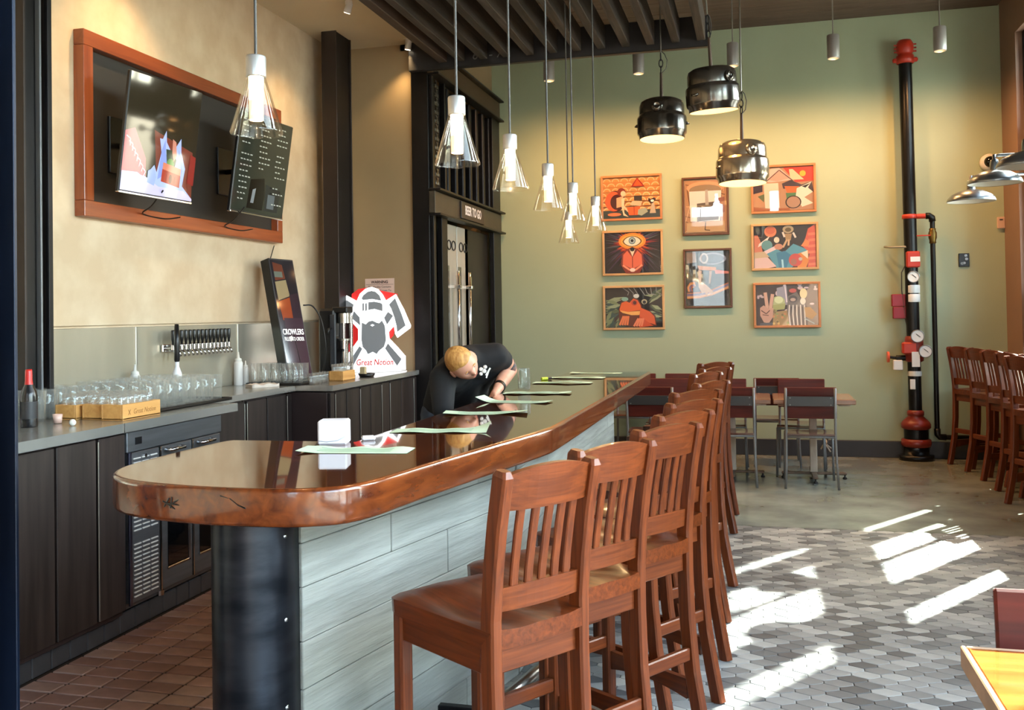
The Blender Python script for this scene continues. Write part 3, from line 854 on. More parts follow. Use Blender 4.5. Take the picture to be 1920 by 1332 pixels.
cabinet(-2.97, 6.765, 7.37, [(6.772, 6.964), (6.968, 7.19), (7.196, 7.366)], 'dark cabinet under the illuminated sign, left of the last one', (7.192, 7.37))
cabinet(-2.97, 7.375, 8.03, [(7.38, 7.634), (7.638, 7.93), (7.936, 8.02)], 'dark cabinet at the far end next to the doorway', (7.932,))
pl = empty('tiled_plinth', 'row of dark tiles along the foot of the cabinets', 'plinth', (-3.0, 4.0, 0))
m_pt = plain('plinth_tile', '#3d3d40', rough=.5, var=.15, scale=8)
p0 = MB().box((0, 0, .05), (.02, .112, .098), .004).build('tile', m_pt, pl, (-.03, -1.0, 0))
for i in range(1, 17):
    o = p0.copy(); COL.objects.link(o); o.location = (-.03, -1.0 + .115 * i, 0)
for i in range(11):
    o = p0.copy(); COL.objects.link(o); o.location = (-.3, .985 + .115 * i, 0)
for i in range(15):
    o = p0.copy(); COL.objects.link(o); o.location = (-.04, 2.28 + .115 * i, 0)

# fridge
f = empty('bar_fridge', 'low stainless fridge with a louvred grille and glass doors under the worktop', 'fridge', (-3.33, 4.37, 0))
fx = .37
m_fdark = plain('fridge_black', '#0d0e11', rough=.3)
MB().box((-.02, 0, .55), (.72, .82, .86), .004).build('body', m_darksteel, f)
MB().box((fx - .02, 0, .935), (.05, .83, .10), .004).build('top_panel', m_darksteel, f)
MB().box((fx - .02, -.28, .515), (.05, .235, .73), .004).build('grille', m_darksteel, f)
MB().box((fx + .007, -.40, .515), (.012, .02, .74), .002).build('edge_trim', plain('trim_violet_steel', '#8d92b4', rough=.25, metal=1), f)
lv = MB()
lv.box((0, 0, 0), (.008, .056, .0075), .002)
l0 = lv.build('louvre', plain('louvre_light', '#bdbdba', rough=.4), f, (fx + .008, -.345, .18))
for zz in [.18 + .021 * i for i in range(13)] + [.50 + .021 * i for i in range(5)] + [.64 + .021 * i for i in range(11)]:
    for k in range(3):
        if zz == .18 and k == 0: continue
        o = l0.copy(); COL.objects.link(o); o.location = (fx + .008, -.345 + .066 * k, zz)
for k, (a, b) in enumerate(((-.15, .125), (.135, .405))):
    dr = MB().box((fx - .02, (a + b) / 2, .515), (.045, b - a, .73), .004).build('door', m_darksteel, f)
    MB().box((fx + .004, (a + b) / 2 + .01, .52), (.004, (b - a) - .09, .53), .001).build('glass', plain('fridge_glass', '#08090b', rough=.04, spec=.8), dr)
    for (yy, zz, dy, dz) in (((a + b) / 2 + .01, .25, b - a - .075, .012), ((a + b) / 2 + .01, .79, b - a - .075, .012), (b - .045 + .01, .52, .014, .55)):
        MB().box((fx + .006, yy, zz), (.008, dy, dz), .002).build('gasket', plain('gasket_steel', '#a8aab4', rough=.25, metal=1), dr)
    MB().tube([(fx + .01, a + .03, .86), (fx + .045, a + .035, .86), (fx + .045, a + .15, .86), (fx + .01, a + .155, .86)], .009, 8).build('handle', m_chrome, dr)
    MB().box((fx + .003, a + .0, .515), (.006, .008, .73), .001).build('edge', m_chrome, dr)
MB().box((fx + .006, -.33, .935), (.004, .05, .035), .001).build('thermostat', m_fdark, f)
MB().cyl((fx + .003, -.28, .855), (fx + .012, -.28, .855), .01, n=10).build('lock', m_chrome, f)
MB().cyl((fx - .02, -.13, .12), (fx - .02, -.13, .145), .02, n=10).build('foot', m_chrome, f)

# ================================================================== LAMPS
m_tubeon = plain('lamp_tube_lit', '#fff2d8', rough=.6, emit=(1, .84, .56, 1), estr=4.5)
m_tubetip = plain('lamp_tube_tip', '#fbe3bd', rough=.6, emit=(1, .72, .44, 1), estr=1.15)
m_cord = plain('cord_grey', '#3a3835', rough=.5)
def make_pendant(label):
    """cone lamp, origin at the rim's centre; hangs from the pergola rafters at 3.72 m"""
    t = empty('cone_pendant', label, 'lamp', (0, 0, 0), 0, 'glass cone pendants over the bar')
    MB().lathe([(.0735, .0), (.076, .004), (.075, .008), (.026, .172), (.024, .176), (.022, .172), (.0715, .009), (.0715, .003), (.0735, 0)], 32).build('shade', m_lampglass, t)
    tb = MB().lathe([(.0205, .098), (.021, .12), (.0215, .176), (0, .177)], 20).build('tube', m_tubeon, t)
    MB().lathe([(0, .040), (.019, .0405), (.0203, .043), (.0205, .098)], 20).build('tube_end', m_tubetip, tb)
    MB().lathe([(0, .168), (.029, .168), (.029, .170), (.0292, .225), (.027, .229), (.006, .231), (0, .231)], 24).build('cap', plain('cap_satin', '#cfcecb', rough=.32, metal=.7), t)
    # slim grey rod up to the rafters
    MB().cyl((0, 0, .229), (0, 0, 1.76), .0045, n=8).build('cord', m_cord, t)
    return t
PORD = ['nearest', 'second', 'third', 'fourth', 'fifth', 'sixth', 'seventh']
PP = [(-1.40, 2.47, 2.065), (-.95, 2.98, 2.025), (-.97, 3.76, 2.04), (-.985, 4.56, 2.04), (-1.03, 5.46, 2.065), (-1.0, 6.08, 2.055), (-1.31, 6.75, 2.035)]
pd = None
for i, (x, y, z) in enumerate(PP):
    lab = ('nearest glass cone pendant, hanging in front of the right television' if i == 0 else 'smallest glass cone pendant, farthest and lowest of the row' if i == 6 else '%s glass cone pendant counted from the viewer along the bar' % PORD[i])
    if pd is None:
        pd = make_pendant(lab); pd.location = (x, y, z); index_kids()
    else: dup(pd, (x, y, z), 0, lab)
    l = bpy.data.lights.new('pendant_bulb', 'POINT'); l.energy = 5; l.color = WARM; l.shadow_soft_size = 0
    o = bpy.data.objects.new('pendant_bulb', l); COL.objects.link(o); o.location = (x, y, z + .005)

m_drum = plain('drum_dark_steel', '#6a655e', rough=.2, metal=.9, var=.25, scale=5, stretch=(1, 1, 2.5))
m_drum2 = plain('drum_bronze_steel', '#b5a48e', rough=.18, metal=.9, var=.2, scale=5, stretch=(1, 1, 2.5))
m_inner = plain('drum_inner_glow', '#f6d9a0', rough=.6, emit=(1, .62, .26, 1), estr=1.5)
m_bulb = plain('drum_bulb', '#fff0d0', rough=.5, emit=(1, .78, .45, 1), estr=9)
def drum(loc, tilt, m, label, top):
    t = empty('drum_pendant', label, 'lamp', loc, 0, 'beaten steel drum pendants right of the bar')
    t.rotation_euler = (tilt[0], tilt[1], tilt[2])
    sh = MB().lathe([(.178, 0), (.183, .004), (.185, .03), (.198, .045), (.2, .06), (.2, .165), (.196, .18), (.183, .19), (.183, .2), (.181, .27), (.17, .30), (.14, .318), (.03, .322), (0, .322)], 40)
    sh.build('shade', m, t)
    MB().lathe([(.178, .001), (.17, .01), (.168, .14), (.12, .2), (0, .21)], 32).build('reflector', m_inner, t)
    MB().lathe([(0, .05), (.03, .06), (.04, .09), (.03, .13), (.015, .15), (0, .15)], 16).build('bulb', m_bulb, t)
    MB().lathe([(.025, .012), (.045, .006), (.045, 0), (0, 0)], 16, T=Matrix.Translation((-.02, -.185, .235)) @ Matrix.Rotation(PI / 2 - .1, 4, 'X')).build('bung', m, t)
    for s in (-1, 1): MB().tube([(s * .197, -.03, .12), (s * .215, 0, .115), (s * .197, .03, .12)], .008, 6).build('lug', m, t)
    st = MB().cyl((0, 0, .32), (0, 0, .55), .014, .010, 10).build('stem', plain('drum_stem', '#4a3a30', rough=.4, metal=.8), t)
    ch = MB()
    for k in range(3):
        z = .57 + .055 * k; a = k % 2
        ch.tube([((.016 if a else 0) * math.cos(q * PI / 5), (0 if a else .016) * math.cos(q * PI / 5), z + .034 * math.sin(q * PI / 5)) for q in range(10)], .0045, 5, closed=True)
    c = ch.build('chain', m_black, t); c['kind'] = 'stuff'
    MB().tube([(.0, 0, .54), (.04, .01, .58), (.05, .01, .65), (.03, 0, .70), (.0, 0, .73)], .0035, 6).build('cable', m_cord, t)
    MB().cyl((0, 0, .72), (0, 0, top), .006, n=8).build('rod', plain('rod_steel', '#8b877d', rough=.35, metal=.9), t)
    spot('drum_lamp', Vector(loc) + Vector((0, 0, -.01)), Vector(loc) + Vector((0, 0, -3)), 12, WARM, 130)
drum((-.71, 7.70, 2.925), (-.03, .0, 0), m_drum, 'dark steel drum lamp, leftmost of the three, hanging highest-left over the pictures', 1.6)
drum((-.275, 7.20, 3.02), (.02, -.10, .9), m_drum, 'dark steel drum lamp in the middle, hanging highest of the three', 1.5)
drum((-.08, 7.45, 2.50), (-.03, .02, .5), m_drum2, 'bronze reflective drum lamp, lowest of the three, in front of the top right picture', 2.04)

m_can = plain('can_aluminium', '#b5b3ae', rough=.4, metal=.55, var=.08, scale=4, stretch=(4, 4, .3))
def make_can(label):
    t = empty('can_pendant', label, 'lamp', (0, 0, 0), 0, 'aluminium can lamps in front of the green wall')
    MB().lathe([(.05, 0), (.055, .004), (.056, .01), (.056, .215), (.052, .222), (.046, .222), (.046, .05), (.05, 0)], 28).build('housing', m_can, t)
    MB().lathe([(0, .06), (.045, .06), (.045, .05), (0, .05)], 20).build('lens', plain('can_lens', '#fff1d8', emit=(1, .75, .42, 1), estr=8), t)
    MB().cyl((0, 0, .20), (0, 0, .665), .006, n=8).build('stem', plain('stem_grey', '#9a958b', rough=.4, metal=.6), t)
    MB().lathe([(0, .655), (.055, .657), (.055, .663), (.05, .665), (0, .665)], 20).build('canopy', m_label, t)
    return t
cn = None
for i, (x, z) in enumerate(((-1.98, 3.878), (-1.075, 3.878), (-.167, 3.88), (.752, 3.876), (1.678, 3.868))):
    lab = 'aluminium can lamp, %s of five along the green wall' % ('leftmost', 'second from the left', 'third from the left', 'fourth from the left', 'rightmost')[i]
    if cn is None: cn = make_can(lab); cn.location = (x, 9.3, z); index_kids()
    else: dup(cn, (x, 9.3, z), 0, lab)
    spot('can_light', (x, 9.3, z - .02), (x, 9.75, 1.6), 85, (1, .50, .19), 165, 1.0, .04)

def track(loc, target, label, p):
    t = empty('spot_lamp', label, 'lamp', loc)
    d = (Vector(target) - Vector(loc)).normalized()
    MB().cyl((0, 0, 0), (0, 0, -.03), .028, n=14).build('base', m_label, t)
    MB().cyl(Vector((0, 0, -.045)) - d * .03, Vector((0, 0, -.045)) + d * .05, .026, .03, 16).build('head', m_label, t)
    MB().cyl(Vector((0, 0, -.045)) + d * .0505, Vector((0, 0, -.045)) + d * .052, .024, n=16).build('lens', plain('spot_lens', '#fff3dc', emit=(1, .85, .6, 1), estr=10), t)
    spot('spot_light', Vector(loc) + Vector((0, 0, -.045)) + d * .07, target, p, (1, .66, .30), 80, .8, .03)
track((-3.04, 6.80, 4.0), (-3.74, 7.1, 2.4), 'small white ceiling spot aimed at the plaster wall near the column', 45)
track((-2.96, 7.9, 4.0), (-3.35, 8.05, 2.2), 'small white ceiling spot next to the pergola corner', 22)
track((-3.05, 4.85, 4.0), (-3.74, 4.9, 2.6), 'white ceiling spot above the wood-framed television recess', 60)

m_barn = plain('barn_galvanised', '#8d9296', rough=.3, metal=.9, var=.15, scale=5)
m_barnin = plain('barn_inner', '#d9d4c4', rough=.5)
def barn(label):
    t = empty('barn_lamp', label, 'lamp', (0, 0, 0), 0, 'galvanised barn lamps on the right wall')
    MB().lathe([(.192, 0), (.195, .003), (.185, .03), (.155, .062), (.1, .09), (.05, .102), (.03, .105)], 36).build('shade', m_barn, t)
    MB().lathe([(.191, .002), (.18, .03), (.15, .058), (.09, .085), (0, .095)], 36).build('liner', m_barnin, t)
    MB().lathe([(.034, .1), (.032, .16), (.026, .185), (.014, .19), (.014, .225), (0, .226)], 18).build('socket', m_barn, t)
    MB().tube([(0, 0, .215), (.04, 0, .218), (.2, 0, .218), (.6, 0, .218)], .012, 10).build('arm', m_barn, t)
    MB().cyl((.6, 0, .218), (.615, 0, .218), .045, n=18).build('wall_plate', m_barn, t)
    MB().lathe([(0, .03), (.03, .04), (.035, .07), (.02, .1), (0, .1)], 14).build('bulb', plain('bulb_off', '#e9e4d6', rough=.3), t)
    return t
bl = barn('grey barn lamp on a wall arm, farther and lower one'); bl.location = (1.815, 8.85, 2.43); index_kids()
dup(bl, (1.8, 7.95, 2.47), 0, 'grey barn lamp on a wall arm, nearer one cut by the right edge', 'galvanised barn lamps on the right wall')
dup(bl, (1.8, 7.05, 2.47), 0, 'grey barn lamp just outside the right edge of the photo', 'galvanised barn lamps on the right wall')

# ================================================================== TELEVISIONS
m_frame = wood('recess_redwood', '#6b2d15', '#a5562c', 'Y', .8, rough=.35, coat=.4, contrast=.9, per_object=.15)
m_framev = wood('recess_redwood_v', '#6b2d15', '#a5562c', 'Z', .8, rough=.35, coat=.4, contrast=.9, per_object=.15)
fr = empty('recess_frame', 'large red-brown wooden frame round a dark television panel', 'frame', (-3.74, 5.72, 2.66))
y0, y1, z0, z1 = -1.16, 1.15, -.535, .535
MB().box((.035, (y0 + y1) / 2, z1 - .045), (.07, y1 - y0, .09), .003).build('rail', m_frame, fr)
MB().box((.035, (y0 + y1) / 2, z0 + .045), (.07, y1 - y0, .09), .003).build('rail', m_frame, fr)
for y in (y0 + .04, y1 - .04): MB().box((.035, y, 0), (.07, .08, z1 - z0 - .182), .003).build('stile', m_framev, fr)
MB().box((.008, 0, 0), (.012, y1 - y0 - .162, z1 - z0 - .182)).build('back_panel', plain('recess_panel', '#2b2723', rough=.55, var=.06, scale=3), fr)
m_scr = inks('screen_ink', rough=.05, emit=.22)
m_scr.node_tree.nodes['Principled BSDF'].inputs['Specular IOR Level'].default_value = .4
m_scr2 = inks('screen_ink_menu', rough=.05, emit=.15)
m_tvb = plain('tv_black', '#0b0b0d', rough=.35)
TVW, TVH = .585, .70
def television(label, loc, rz, rx, ry, art, m):
    t = empty('television', label, 'television', loc)
    t.rotation_euler = (Matrix.Rotation(rz, 4, 'Z') @ Matrix.Rotation(rx, 4, 'X') @ Matrix.Rotation(ry, 4, 'Y')).to_euler()
    MB().box((0, .018, 0), (TVW, .03, TVH), .006).build('case', m_tvb, t)
    o = art.mb.build('screen', m, t, (0, .0025, .006)); o.rotation_euler = (PI / 2, 0, 0)
    MB().box((0, .012, -TVH / 2 + .005), (TVW - .002, .032, .013), .003).build('chin', m_chrome, t)
    MB().box((.0, .06, .0), (.2, .06, .3), .01).build('housing', m_tvb, t)
    return t
a = Art(TVW - .012, TVH - .022, '#2a251b')
a.poly([(.38, .44), (.95, .56), (1, 1), (.5, 1)], '#6b3428')
a.poly([(0, .5), (.12, .46), (.3, .70), (.32, .86), (0, .86)], '#a84258')
for i in range(7): a.line([(.02 + .04 * i, .54 + .04 * i), (.07 + .04 * i, .56 + .042 * i), (.08 + .034 * i, .62 + .04 * i)], .008, '#dc96a6')
a.poly([(.46, .5), (.5, .50), (.54, .42), (.56, .52), (.64, .6), (.70, .54), (.76, .46), (.78, .58), (.86, .72), (.84, .88), (1, .98), (1, 1), (0, 1), (0, .84), (.2, .83), (.34, .88), (.38, .78), (.42, .74), (.46, .8), (.5, .62)], '#9aa8e0')
a.poly([(.50, .6), (.54, .5), (.56, .62), (.6, .66), (.58, .8), (.48, .86)], '#7d8ccc').poly([(.74, .56), (.78, .62), (.82, .74), (.80, .86), (.74, .84)], '#7d8ccc')
a.poly([(.56, .58), (.66, .58), (.72, .66), (.7, .76), (.6, .76)], '#2f3a2c').ell(.64, .70, .05, .045, '#4f7a3c').poly([(.64, .48), (.69, .50), (.72, .62), (.68, .68), (.65, .6)], '#b87c6c')
a.poly([(.54, .70), (.80, .73), (.80, .90), (.53, .87)], '#c07058').poly([(.535, .76), (.80, .79), (.80, .90), (.53, .87)], '#96301f').ell(.66, .835, .022, .04, '#5a140c').line([(.6, .8), (.6, .86)], .004, '#6e1f14').line([(.72, .81), (.72, .87)], .004, '#6e1f14')
a.poly([(0, .86), (.3, .85), (.5, .92), (.86, .92), (1, .98), (1, 1), (0, 1)], '#b9b2e4').poly([(.34, .8), (.42, .76), (.46, .84), (.44, .92), (.34, .9)], '#8f9ed8')
a.poly([(.92, .58), (1, .6), (1, .86), (.9, .84)], '#7c2822')
television('portrait television with a violet picture of a can in flames, left in the frame', (-3.40, 4.905, 2.598), math.radians(81), math.radians(7.5), math.radians(1.2), a, m_scr)
b = Art(TVW - .012, TVH - .022, '#2d3029')
b.poly([(.3, .66), (.56, .62), (.6, .80), (.58, .96), (.28, .96)], '#0d0d0f').poly([(.6, .68), (.9, .72), (.88, .96), (.62, .96)], '#1f2225').poly([(.36, .76), (.42, .74), (.4, .9), (.34, .9)], '#7a8084').poly([(.66, .78), (.8, .78), (.8, .93), (.66, .93)], '#565c61')
rr = random.Random(3)
for i in range(15):
    for j in range(3):
        u = .06 + .33 * j + rr.uniform(-.01, .01); v = .06 + .058 * i
        if v > .6 and j == 1 or rr.random() < .2: continue
        for q in range(rr.randint(2, 4)): b.poly([(u + .055 * q, v), (u + .055 * q + rr.uniform(.02, .045), v), (u + .055 * q + .04, v + .012), (u + .055 * q, v + .012)], '#b5b9b2')
television('portrait television with a dark grey drinks list, right in the frame', (-3.40, 6.085, 2.606), math.radians(81), math.radians(8), math.radians(1.8), b, m_scr2)
for nm, x, y, z in (('left', -3.62, 4.93, 2.58), ('right', -3.62, 6.10, 2.59)):
    t = empty('wall_bracket', 'black wall bracket behind the %s television' % nm, 'bracket', (x, y, z))
    MB().box((-.098, 0, 0), (.02, .2, .34), .004).build('plate', m_tvb, t)
    dx, dy = ((-3.44, 4.905) if nm == 'left' else (-3.44, 6.085))
    MB().tube([(-.09, 0, 0), (dx - x - .05, dy - y + .0, .0)], .018, 8).build('arm', m_tvb, t)
for k, (y, zt) in enumerate(((5.05, 2.25), (5.98, 2.25))):
    t = MB().tube(curve([(-3.42, y - .12, zt + .05), (-3.55, y - .05, zt - .03), (-3.66, y + .02, zt - .065), (-3.67, y + .25, zt - .075), (-3.67, y + .42, zt - .05)]), .005, 6).build('power_cable', m_tvb)
    tag(t, 'thin black cable drooping below the %s television' % ('left', 'right')[k], 'cable')

# leaning light box
lb = empty('lightbox_poster', 'narrow black poster box with white capitals leaning by the taps', 'poster', (-3.315, 6.47, 1.068))
lb.rotation_euler = (Matrix.Rotation(math.radians(72), 4, 'Z') @ Matrix.Rotation(math.radians(-14), 4, 'X') @ Matrix.Rotation(math.radians(1.5), 4, 'Y')).to_euler()
MB().box((0, .05, .47), (.255, .09, .94), .004).build('case', m_tvb, lb)
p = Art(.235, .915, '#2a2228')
p.poly([(0, 0), (1, 0), (1, .3), (0, .34)], '#262428').poly([(.1, .02), (.5, .04), (.55, .16), (.1, .18)], '#5e3528').poly([(.1, .1), (.45, .1), (.45, .15), (.1, .15)], '#60655c')  # upper brown, beige and orange blocks paint the room's reflection into the print
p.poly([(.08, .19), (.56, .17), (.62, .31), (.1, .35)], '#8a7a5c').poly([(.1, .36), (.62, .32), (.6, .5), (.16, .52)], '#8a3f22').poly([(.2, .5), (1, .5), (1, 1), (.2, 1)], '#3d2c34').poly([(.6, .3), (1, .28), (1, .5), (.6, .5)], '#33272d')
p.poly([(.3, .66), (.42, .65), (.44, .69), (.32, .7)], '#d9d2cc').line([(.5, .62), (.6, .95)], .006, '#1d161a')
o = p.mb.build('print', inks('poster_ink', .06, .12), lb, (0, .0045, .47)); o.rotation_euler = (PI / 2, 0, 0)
tm = text_mb('CROWLERS', .062, .0006, frameT((0, .003, .36), (1, 0, 0), (0, 0, 1)), bold=.0008, sx=.66)
text_mb('FILLED TO ORDER', .042, .0006, frameT((0, .003, .305), (1, 0, 0), (0, 0, 1)), mb=tm, bold=0, sx=.58)
tm.build('lettering', plain('lettering_lit', '#f4f0ee', emit='#f4f0ee', estr=.5), lb)
cb = MB().tube(curve([(-3.36, 6.60, 1.62), (-3.31, 6.66, 1.61), (-3.27, 6.72, 1.50), (-3.25, 6.75, 1.3), (-3.27, 6.76, 1.14), (-3.30, 6.76, 1.06)]), .006, 6).build('power_cable', m_tvb)
tag(cb, 'black cable looping from the leaning poster box down to the worktop', 'cable')
cb = MB().tube([(-3.70, 6.78, 2.1), (-3.69, 6.7, 1.99), (-3.56, 6.44, 1.975)], .004, 6).build('power_cable', m_tvb)
tag(cb, 'thin cable from the wood frame down to the leaning poster box', 'cable')

# ================================================================== PICTURES
m_print = inks('picture_ink', rough=.35, coat=.8)
def picture(label, x, z, w, h, art, wood_m, fw=.024):
    t = empty('framed_picture', label, 'picture', (x, 10.30, z), 0, 'framed pictures on the green wall')
    MB().box((0, -.018, h / 2 - fw / 2), (w, .034, fw), .003).build('rail', wood_m, t)
    MB().box((0, -.018, -h / 2 + fw / 2), (w, .034, fw), .003).build('rail', wood_m, t)
    for s in (-1, 1): MB().box((s * (w / 2 - fw / 2), -.018, 0), (fw, .034, h - 2 * fw), .003).build('stile', wood_m, t)
    o = art.mb.build('print', m_print, t, (0, -.018, 0)); o.rotation_euler = (PI / 2, 0, 0)
    g = MB().box((0, -.024, 0), (w - 2 * fw, .002, h - 2 * fw)).build('glazing', glassy('picture_glass', '#ffffff', 1.5, 1.0, .01), t)
    return t
m_maple = plain('frame_maple', '#c79f6d', rough=.45, var=.12, scale=5)
m_orangef = plain('frame_orange', '#bf8050', rough=.45, var=.12, scale=5)
m_walnut = plain('frame_walnut', '#5b3a26', rough=.45, var=.2, scale=5)
iw, ih = .62, .45
# 1 person in an egg chair before scallop wallpaper
a = Art(iw, ih, '#c9864a')
for r in range(7):
    for c in range(8):
        u = .07 + .155 * c - (.0775 if r % 2 else 0); v = .1 + .12 * r
        a.ell(u, v, .07, .085, '#f3c08a', 12, PI, 2 * PI).ell(u, v, .052, .06, '#dd9350', 12, PI, 2 * PI)
a.poly([(0, .80), (1, .80), (1, 1), (0, 1)], '#38403f').poly([(.61, .02), (.74, .24), (.5, .24)], '#8f1d10').poly([(.61, .06), (.70, .22), (.54, .22)], '#e8531f')
a.ell(.22, .58, .17, .26, '#3a120f').ell(.19, .58, .15, .24, '#e25a32').ell(.25, .60, .12, .19, '#43140f').ell(.2, .9, .12, .04, '#ef7a4c')
a.ell(.33, .36, .075, .10, '#7a2a14').ell(.36, .4, .045, .07, '#eec3a2').poly([(.24, .5), (.36, .46), (.38, .7), (.24, .74)], '#dca37c').poly([(.33, .52), (.39, .5), (.37, .72), (.33, .72)], '#f0cba8')
a.poly([(.33, .7), (.38, .7), (.47, .86), (.46, .88)], '#eec3a2').poly([(.33, .72), (.36, .72), (.38, .88), (.45, .97), (.36, .93)], '#f0cba8')
a.poly([(.42, .74), (.66, .72), (.62, .93), (.46, .93)], '#e2602c').line([(.55, .72), (.55, .92)], .008, '#8f3014').poly([(.55, .46), (.69, .46), (.69, .58), (.55, .57)], '#3b3129').poly([(.52, .58), (.7, .6), (.66, .72), (.48, .68)], '#c9b08c')
a.poly([(.62, .8), (.76, .76), (.79, .86), (.68, .95), (.61, .92)], '#9aa08a').poly([(.8, .52), (.84, .56), (.9, .52), (.93, .56), (.87, .68), (.8, .6)], '#33201c').poly([(.86, .66), (.9, .66), (.93, .9), (.82, .9)], '#b7a58c').ell(.87, .6, .03, .03, '#f4e6d6')
picture('framed picture of a figure in an orange round chair, top left of the wall', -1.294, 2.775, .667, .498, a, m_orangef)
# 2 eye-headed figure in an orange suit with rays
a = Art(iw, ih, '#15161c')
rr = random.Random(5)
for i in range(90):
    t_ = 2 * PI * i / 90 + rr.uniform(-.03, .03); L = rr.uniform(.38, .75); w_ = rr.uniform(.012, .03)
    col = ('#3a2c4a', '#4b3352', '#2c3440', '#5a6266')[i % 4] if L > .5 else ('#7a2b3c', '#963a35')[i % 2]
    cx, cy_ = .5, .28
    a.poly([(cx + .1 * math.cos(t_ - .22), cy_ + .12 * math.sin(t_ - .22)), (cx + L * math.cos(t_), cy_ + L * 1.3 * math.sin(t_)), (cx + .1 * math.cos(t_ + .22), cy_ + .12 * math.sin(t_ + .22))], col)
for i in range(70):
    t_ = 2 * PI * i / 70; L = rr.uniform(.2, .36)
    a.poly([(.5 + .1 * math.cos(t_ - .25), .28 + .12 * math.sin(t_ - .25)), (.5 + L * math.cos(t_), .28 + L * 1.1 * math.sin(t_)), (.5 + .1 * math.cos(t_ + .25), .28 + .12 * math.sin(t_ + .25))], ('#c2401c', '#d8642a', '#9c2c22')[i % 3])
a.ell(.5, .22, .24, .2, '#e08a34').ell(.5, .22, .2, .15, '#f0aa4c')
eye = lambda s, c: a.poly([(.5 + s * .17 * math.cos(q * PI / 10), .225 + s * .115 * math.sin(q * PI / 10) * abs(math.sin(q * PI / 10)) ** .3 * 1.15) for q in range(20)], c)
eye(1.0, '#6a4a1a'); eye(.86, '#e9e2cc'); a.ell(.5, .21, .062, .088, '#5f7f88').ell(.5, .21, .045, .062, '#a9bcc0').ell(.5, .21, .026, .036, '#14181c')
a.poly([(.4, .42), (.5, .36), (.6, .42), (.68, .52), (.7, .8), (.62, 1), (.38, 1), (.3, .8), (.32, .52)], '#7d2f22').poly([(.41, .45), (.5, .62), (.59, .45), (.66, .55), (.67, .78), (.5, .9), (.33, .78), (.34, .55)], '#d9684a')
a.poly([(.45, .42), (.55, .42), (.5, .6)], '#e0d2b6').ell(.5, .42, .04, .05, '#1a1614').line([(.5, .6), (.5, .86)], .008, '#6e2419').line([(.33, .8), (.45, .92)], .02, '#e98c6c').line([(.67, .8), (.55, .92)], .02, '#e98c6c').ell(.5, .92, .05, .045, '#ecd2c4')
picture('framed picture of an orange-suited figure with one eye for a head, left middle', -1.291, 2.172, .66, .493, a, m_maple)
# 3 orange frog among leaves
a = Art(iw, ih, '#14181a')
for i in range(54):
    x0, y0_ = rr.choice([(0, rr.uniform(.3, 1)), (1, rr.uniform(0, .9)), (rr.uniform(0, .3), 1)]); an = math.atan2(.45 - y0_, .5 - x0) + rr.uniform(-.5, .5); L = rr.uniform(.2, .38)
    px, py = math.cos(an), math.sin(an)
    a.poly([(x0, y0_), (x0 + L * .5 * px - .035 * py, y0_ + L * .6 * py + .045 * px), (x0 + L * px, y0_ + L * 1.2 * py), (x0 + L * .5 * px + .035 * py, y0_ + L * .6 * py - .045 * px)], ('#52664a', '#7e8f68', '#2e4a44', '#9aa884', '#26504c')[i % 5])
for i in range(7): a.line([(.3 + .1 * i, 0), (.42 + .08 * i, .12 + .03 * (i % 3)), (.4 + .1 * i, .2)], .008, '#8b8d8c')
a.poly([(.24, .52), (.28, .36), (.36, .32), (.42, .36), (.5, .26), (.58, .3), (.64, .42), (.66, .52), (.78, .58), (.88, .7), (.9, .94), (.6, .98), (.3, .92), (.24, .8)], '#5a2412')
a.poly([(.25, .54), (.29, .38), (.37, .34), (.43, .38), (.5, .28), (.57, .32), (.62, .44), (.64, .56), (.4, .6), (.27, .6)], '#d9602a').poly([(.26, .56), (.4, .6), (.62, .58), (.6, .68), (.46, .68), (.3, .62)], '#e9a95a')
a.poly([(.62, .5), (.78, .6), (.86, .72), (.88, .92), (.7, .84), (.6, .72)], '#d05a30').poly([(.6, .7), (.72, .82), (.84, .94), (.6, .98)], '#c24a22').ell(.515, .38, .055, .07, '#b8402a').ell(.52, .38, .03, .045, '#43120c')
for k in range(4): a.line([(.32 + .03 * k, .7), (.25 + .045 * k, .92)], .02, '#e07a4c').line([(.58 + .03 * k, .76), (.5 + .045 * k, .95)], .02, '#e2805a')
a.ell(.35, .29, .06, .05, '#7fa89a').ell(.55, .22, .05, .05, '#c7ccc6').ell(.69, .36, .05, .06, '#a8a080').ell(.69, .37, .03, .04, '#22262a')
picture('framed picture of an orange frog among dark leaves, bottom left', -1.29, 1.572, .671, .483, a, m_maple)
# 4 walnut frame, sandy scene with a dark bowl
vw, vh = .445, .58
a = Art(vw, vh, '#b58a66')
for i in range(40): a.line([(rr.random(), rr.random()), (rr.random(), rr.random())], .006, ('#7a5136', '#d9b48c', '#4c3326', '#e6c7a0')[i % 4])
a.ell(.5, .16, .44, .12, '#e0a07a').ell(.5, .2, .38, .1, '#8f7a60').poly([(.12, .22), (.88, .22), (.84, .78), (.14, .78)], '#d9d6cf')
a.poly([(.3, .45), (.75, .42), (.84, .6), (.8, .76), (.3, .78)], '#5d554f').poly([(.5, .2), (.56, .2), (.58, .48), (.5, .48)], '#a9a198')
for i in range(8): a.line([(.32 + .03 * i, .5 + .03 * (i % 3)), (.6 + .03 * i, .56 + .02 * i)], .012, ('#2b2624', '#a39a8f')[i % 2])
a.poly([(.8, .36), (.95, .34), (.95, .62), (.8, .66)], '#8a5a4a').poly([(.05, .8), (.95, .78), (.95, .98), (.05, .98)], '#b89a72').line([(.5, .8), (.48, .94), (.6, .95)], .01, '#4a3b2e')
picture('tall walnut-framed sandy picture, upper of the two in the middle column', -.502, 2.647, .492, .628, a, m_walnut, .022)
